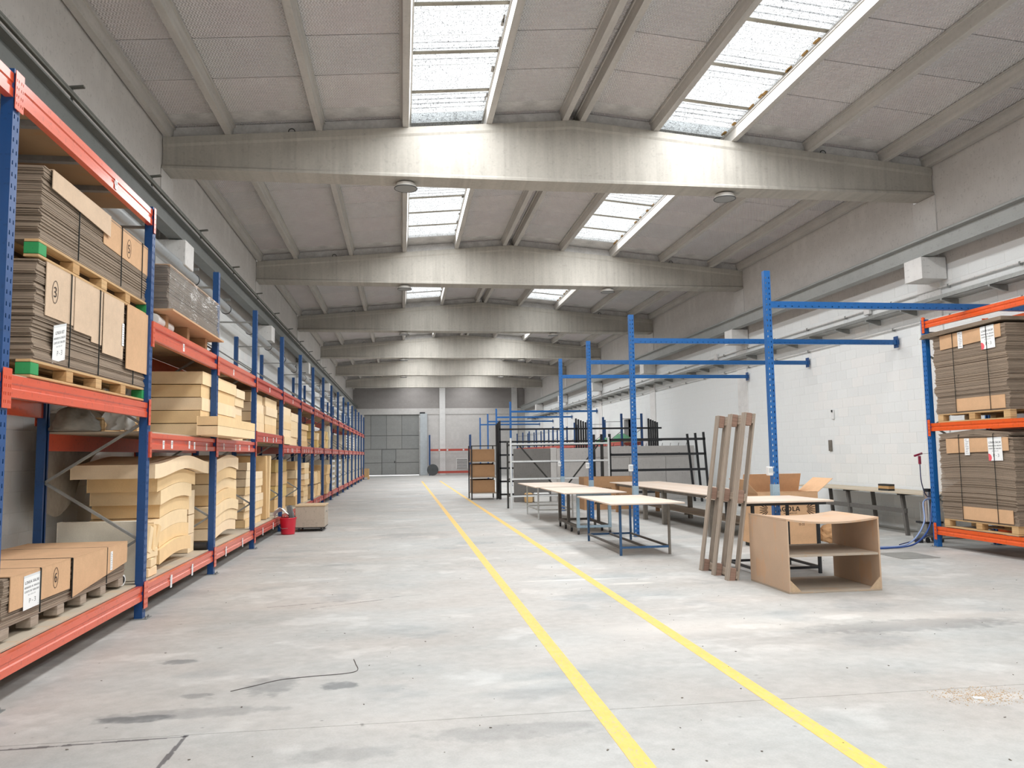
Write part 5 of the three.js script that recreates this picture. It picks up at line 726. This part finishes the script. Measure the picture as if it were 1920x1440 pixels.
{
  const r = thing('pallet_rack', 'low rack of blue frames and faded red beams along the far right wall', 'pallet rack'); const nodes = zig(3.0), zs = []; for (let z = -29.5; z > -58; z -= 2.8) zs.push(z);
  zs.forEach((z) => frame(r, 8.4, 9.2, z, 3.0, UG3, M.blue, nodes, -1));
  for (let k = 0; k + 1 < zs.length; k++) { for (const [x, d] of [[8.388, -1], [9.212, 1]]) for (const y of [0.17, 1.78]) rackBeam(r, x, y, 0.13, zs[k], zs[k + 1], profileA, M.redOld, d); shelfOn(r, 8.43, 9.17, 1.925, zs[k], zs[k + 1], M.board); }
  const e = thing('pallet_rack', 'short rack with two blue frames and faded red beams at the end wall', 'pallet rack');
  for (const x of [2.0, 5.04]) { const f = new THREE.Group(); f.name = 'upright_frame'; e.add(f); for (const z of [-58.6, -59.5]) { const u = put('upright', UG3, M.blue, f); u.position.set(x, 0, z); u.rotation.y = -Math.PI / 2; } for (const y of [0.15, 1.0, 2.6]) part(f, 'brace', M.galvDull, (b) => b.box(x - 0.012, x + 0.012, y, y + 0.03, -59.5, -58.6)); }
  for (const z of [-58.56, -59.54]) for (const y of [0.15, 1.8]) { const b = new MB(); b.box(2.05, 4.99, y, y + 0.15, z - 0.025, z + 0.025, 0.005); const q = b.build('beam', M.redOld, e); if (z > -59 && y > 1) for (const x of [2.7, 3.3, 4.5]) stick('sticker', 0.12, 0.1, mSticker, q, [x, 1.875, z + 0.027], 0); }
  const dk = thing('drum_lid', 'round dark grey disc leaning before the end wall rack', 'disc', [2.2, 0, -58.3]); part(dk, 'disc', M.drum, (b) => b.cyl(V(0, 0.42, -0.04), V(0, 0.42, 0.01), 0.42, 36)); 
  const v = thing('wall_vent', 'square louvred vent in the end wall behind the faded red rack', 'vent', [4.5, 0.4, ZF]); part(v, 'frame', M.columnWhite, (b) => b.box(-0.46, 0.46, 0, 0.84, 0, 0.03, 0.006)); for (let k = 0; k < 7; k++) part(v, 'louvre', M.steelGrey, (b) => b.bar(V(-0.4, 0.08 + k * 0.11, 0.035), V(0.4, 0.08 + k * 0.11, 0.035), 0.05, 0.012, 0, V(0, 0.7, 0.7)));
  // green covers on the far right rack
  for (const [z, lab] of [[-30.9, 'green tarpaulin heap on the far right rack shelf, the taller one'], [-33.7, 'green tarpaulin heap on the far right rack shelf, the flatter one']]) { const g = new THREE.SphereGeometry(1, 22, 12), p = g.attributes.position; for (let k = 0; k < p.count; k++) { const f = 0.85 + 0.3 * fbm(p.getX(k) * 3 + 9, p.getZ(k) * 3 + 20, 3); p.setXYZ(k, p.getX(k) * 0.34 * f, Math.max(0, p.getY(k) * (z > -31 ? 0.34 : 0.24) * f), p.getZ(k) * 0.8 * f); } g.computeVertexNormals(); const m = tag(put('green_tarpaulin', g, M.tarp), lab, 'tarpaulin'); m.position.set(8.8, 1.926, z); }
  // things on the dim shelves of the black rack
  for (const [x, w, mat, lab] of [[3.55, 0.25, M.foamTan, 'small tan carton standing before the dark partition panel'], [3.95, 0.5, M.plastic, 'white crumpled bag standing before the dark partition panel']]) { const q = thing('small_parcel', lab, 'parcel', [x + 0.3, 0, -24.1]); part(q, 'body', mat, (b) => b.box(-w / 2, w / 2, 0, 0.3, -0.12, 0.12, 0.04)); }
}

// ------------------------------------------------------------------ litter on the floor
tag(new MB().tube([[-1.1, -5.41], [-0.98, -5.5], [-0.82, -5.62], [-0.65, -5.66], [-0.33, -5.73], [-0.34, -5.95], [-0.36, -6.07]].map(([x, z]) => V(x, 0.003, z)), 0.0025, 60, 5).build('loose_wire', M.wire), 'thin loose wire lying bent on the concrete floor', 'wire');
function litter(name, label, cat, mat, n, fn, s0, s1) { const im = new THREE.InstancedMesh(new THREE.BoxGeometry(1, 1, 1), mat, n), q = new THREE.Quaternion(), m = new THREE.Matrix4(); for (let k = 0; k < n; k++) { const [x, z] = fn(), a = rr(s0, s1); q.setFromEuler(new THREE.Euler(rr(-0.2, 0.2), rr(0, 6.3), rr(-0.2, 0.2))); im.setMatrixAt(k, m.compose(V(x, a * 0.1 + 0.001, z), q, V(a, a * 0.22, a * rr(0.3, 0.7)))); } im.name = numbered(name); im.userData.kind = 'stuff'; im.castShadow = im.receiveShadow = true; tag(im, label, cat); scene.add(im); }
litter('floor_litter', 'scattered dark specks and chips over the concrete floor', 'litter', M.chip, 240, () => [rr(-2.2, 7.5), -3.4 - 12 * rnd() ** 1.6], 0.004, 0.014);
litter('sawdust', 'small patch of tan sawdust and shavings on the floor', 'sawdust', M.sawdust, 900, () => { const a = rr(0, 6.3), r = 0.3 * Math.sqrt(rnd()) * rnd() ** 0.4; return [3.47 + Math.cos(a) * r * 1.2, -4.47 + Math.sin(a) * r * 0.7]; }, 0.002, 0.008);
tag(new MB().obox(V(3.42, 0.004, -4.42), [V(0.9, 0, 0.43), V(0, 1, 0), V(-0.43, 0, 0.9)], [0.03, 0.003, 0.018], 0.001).build('paper_scrap', M.scrap), 'small white paper scrap in the sawdust patch', 'paper scrap');

renderer.render(scene, camera);
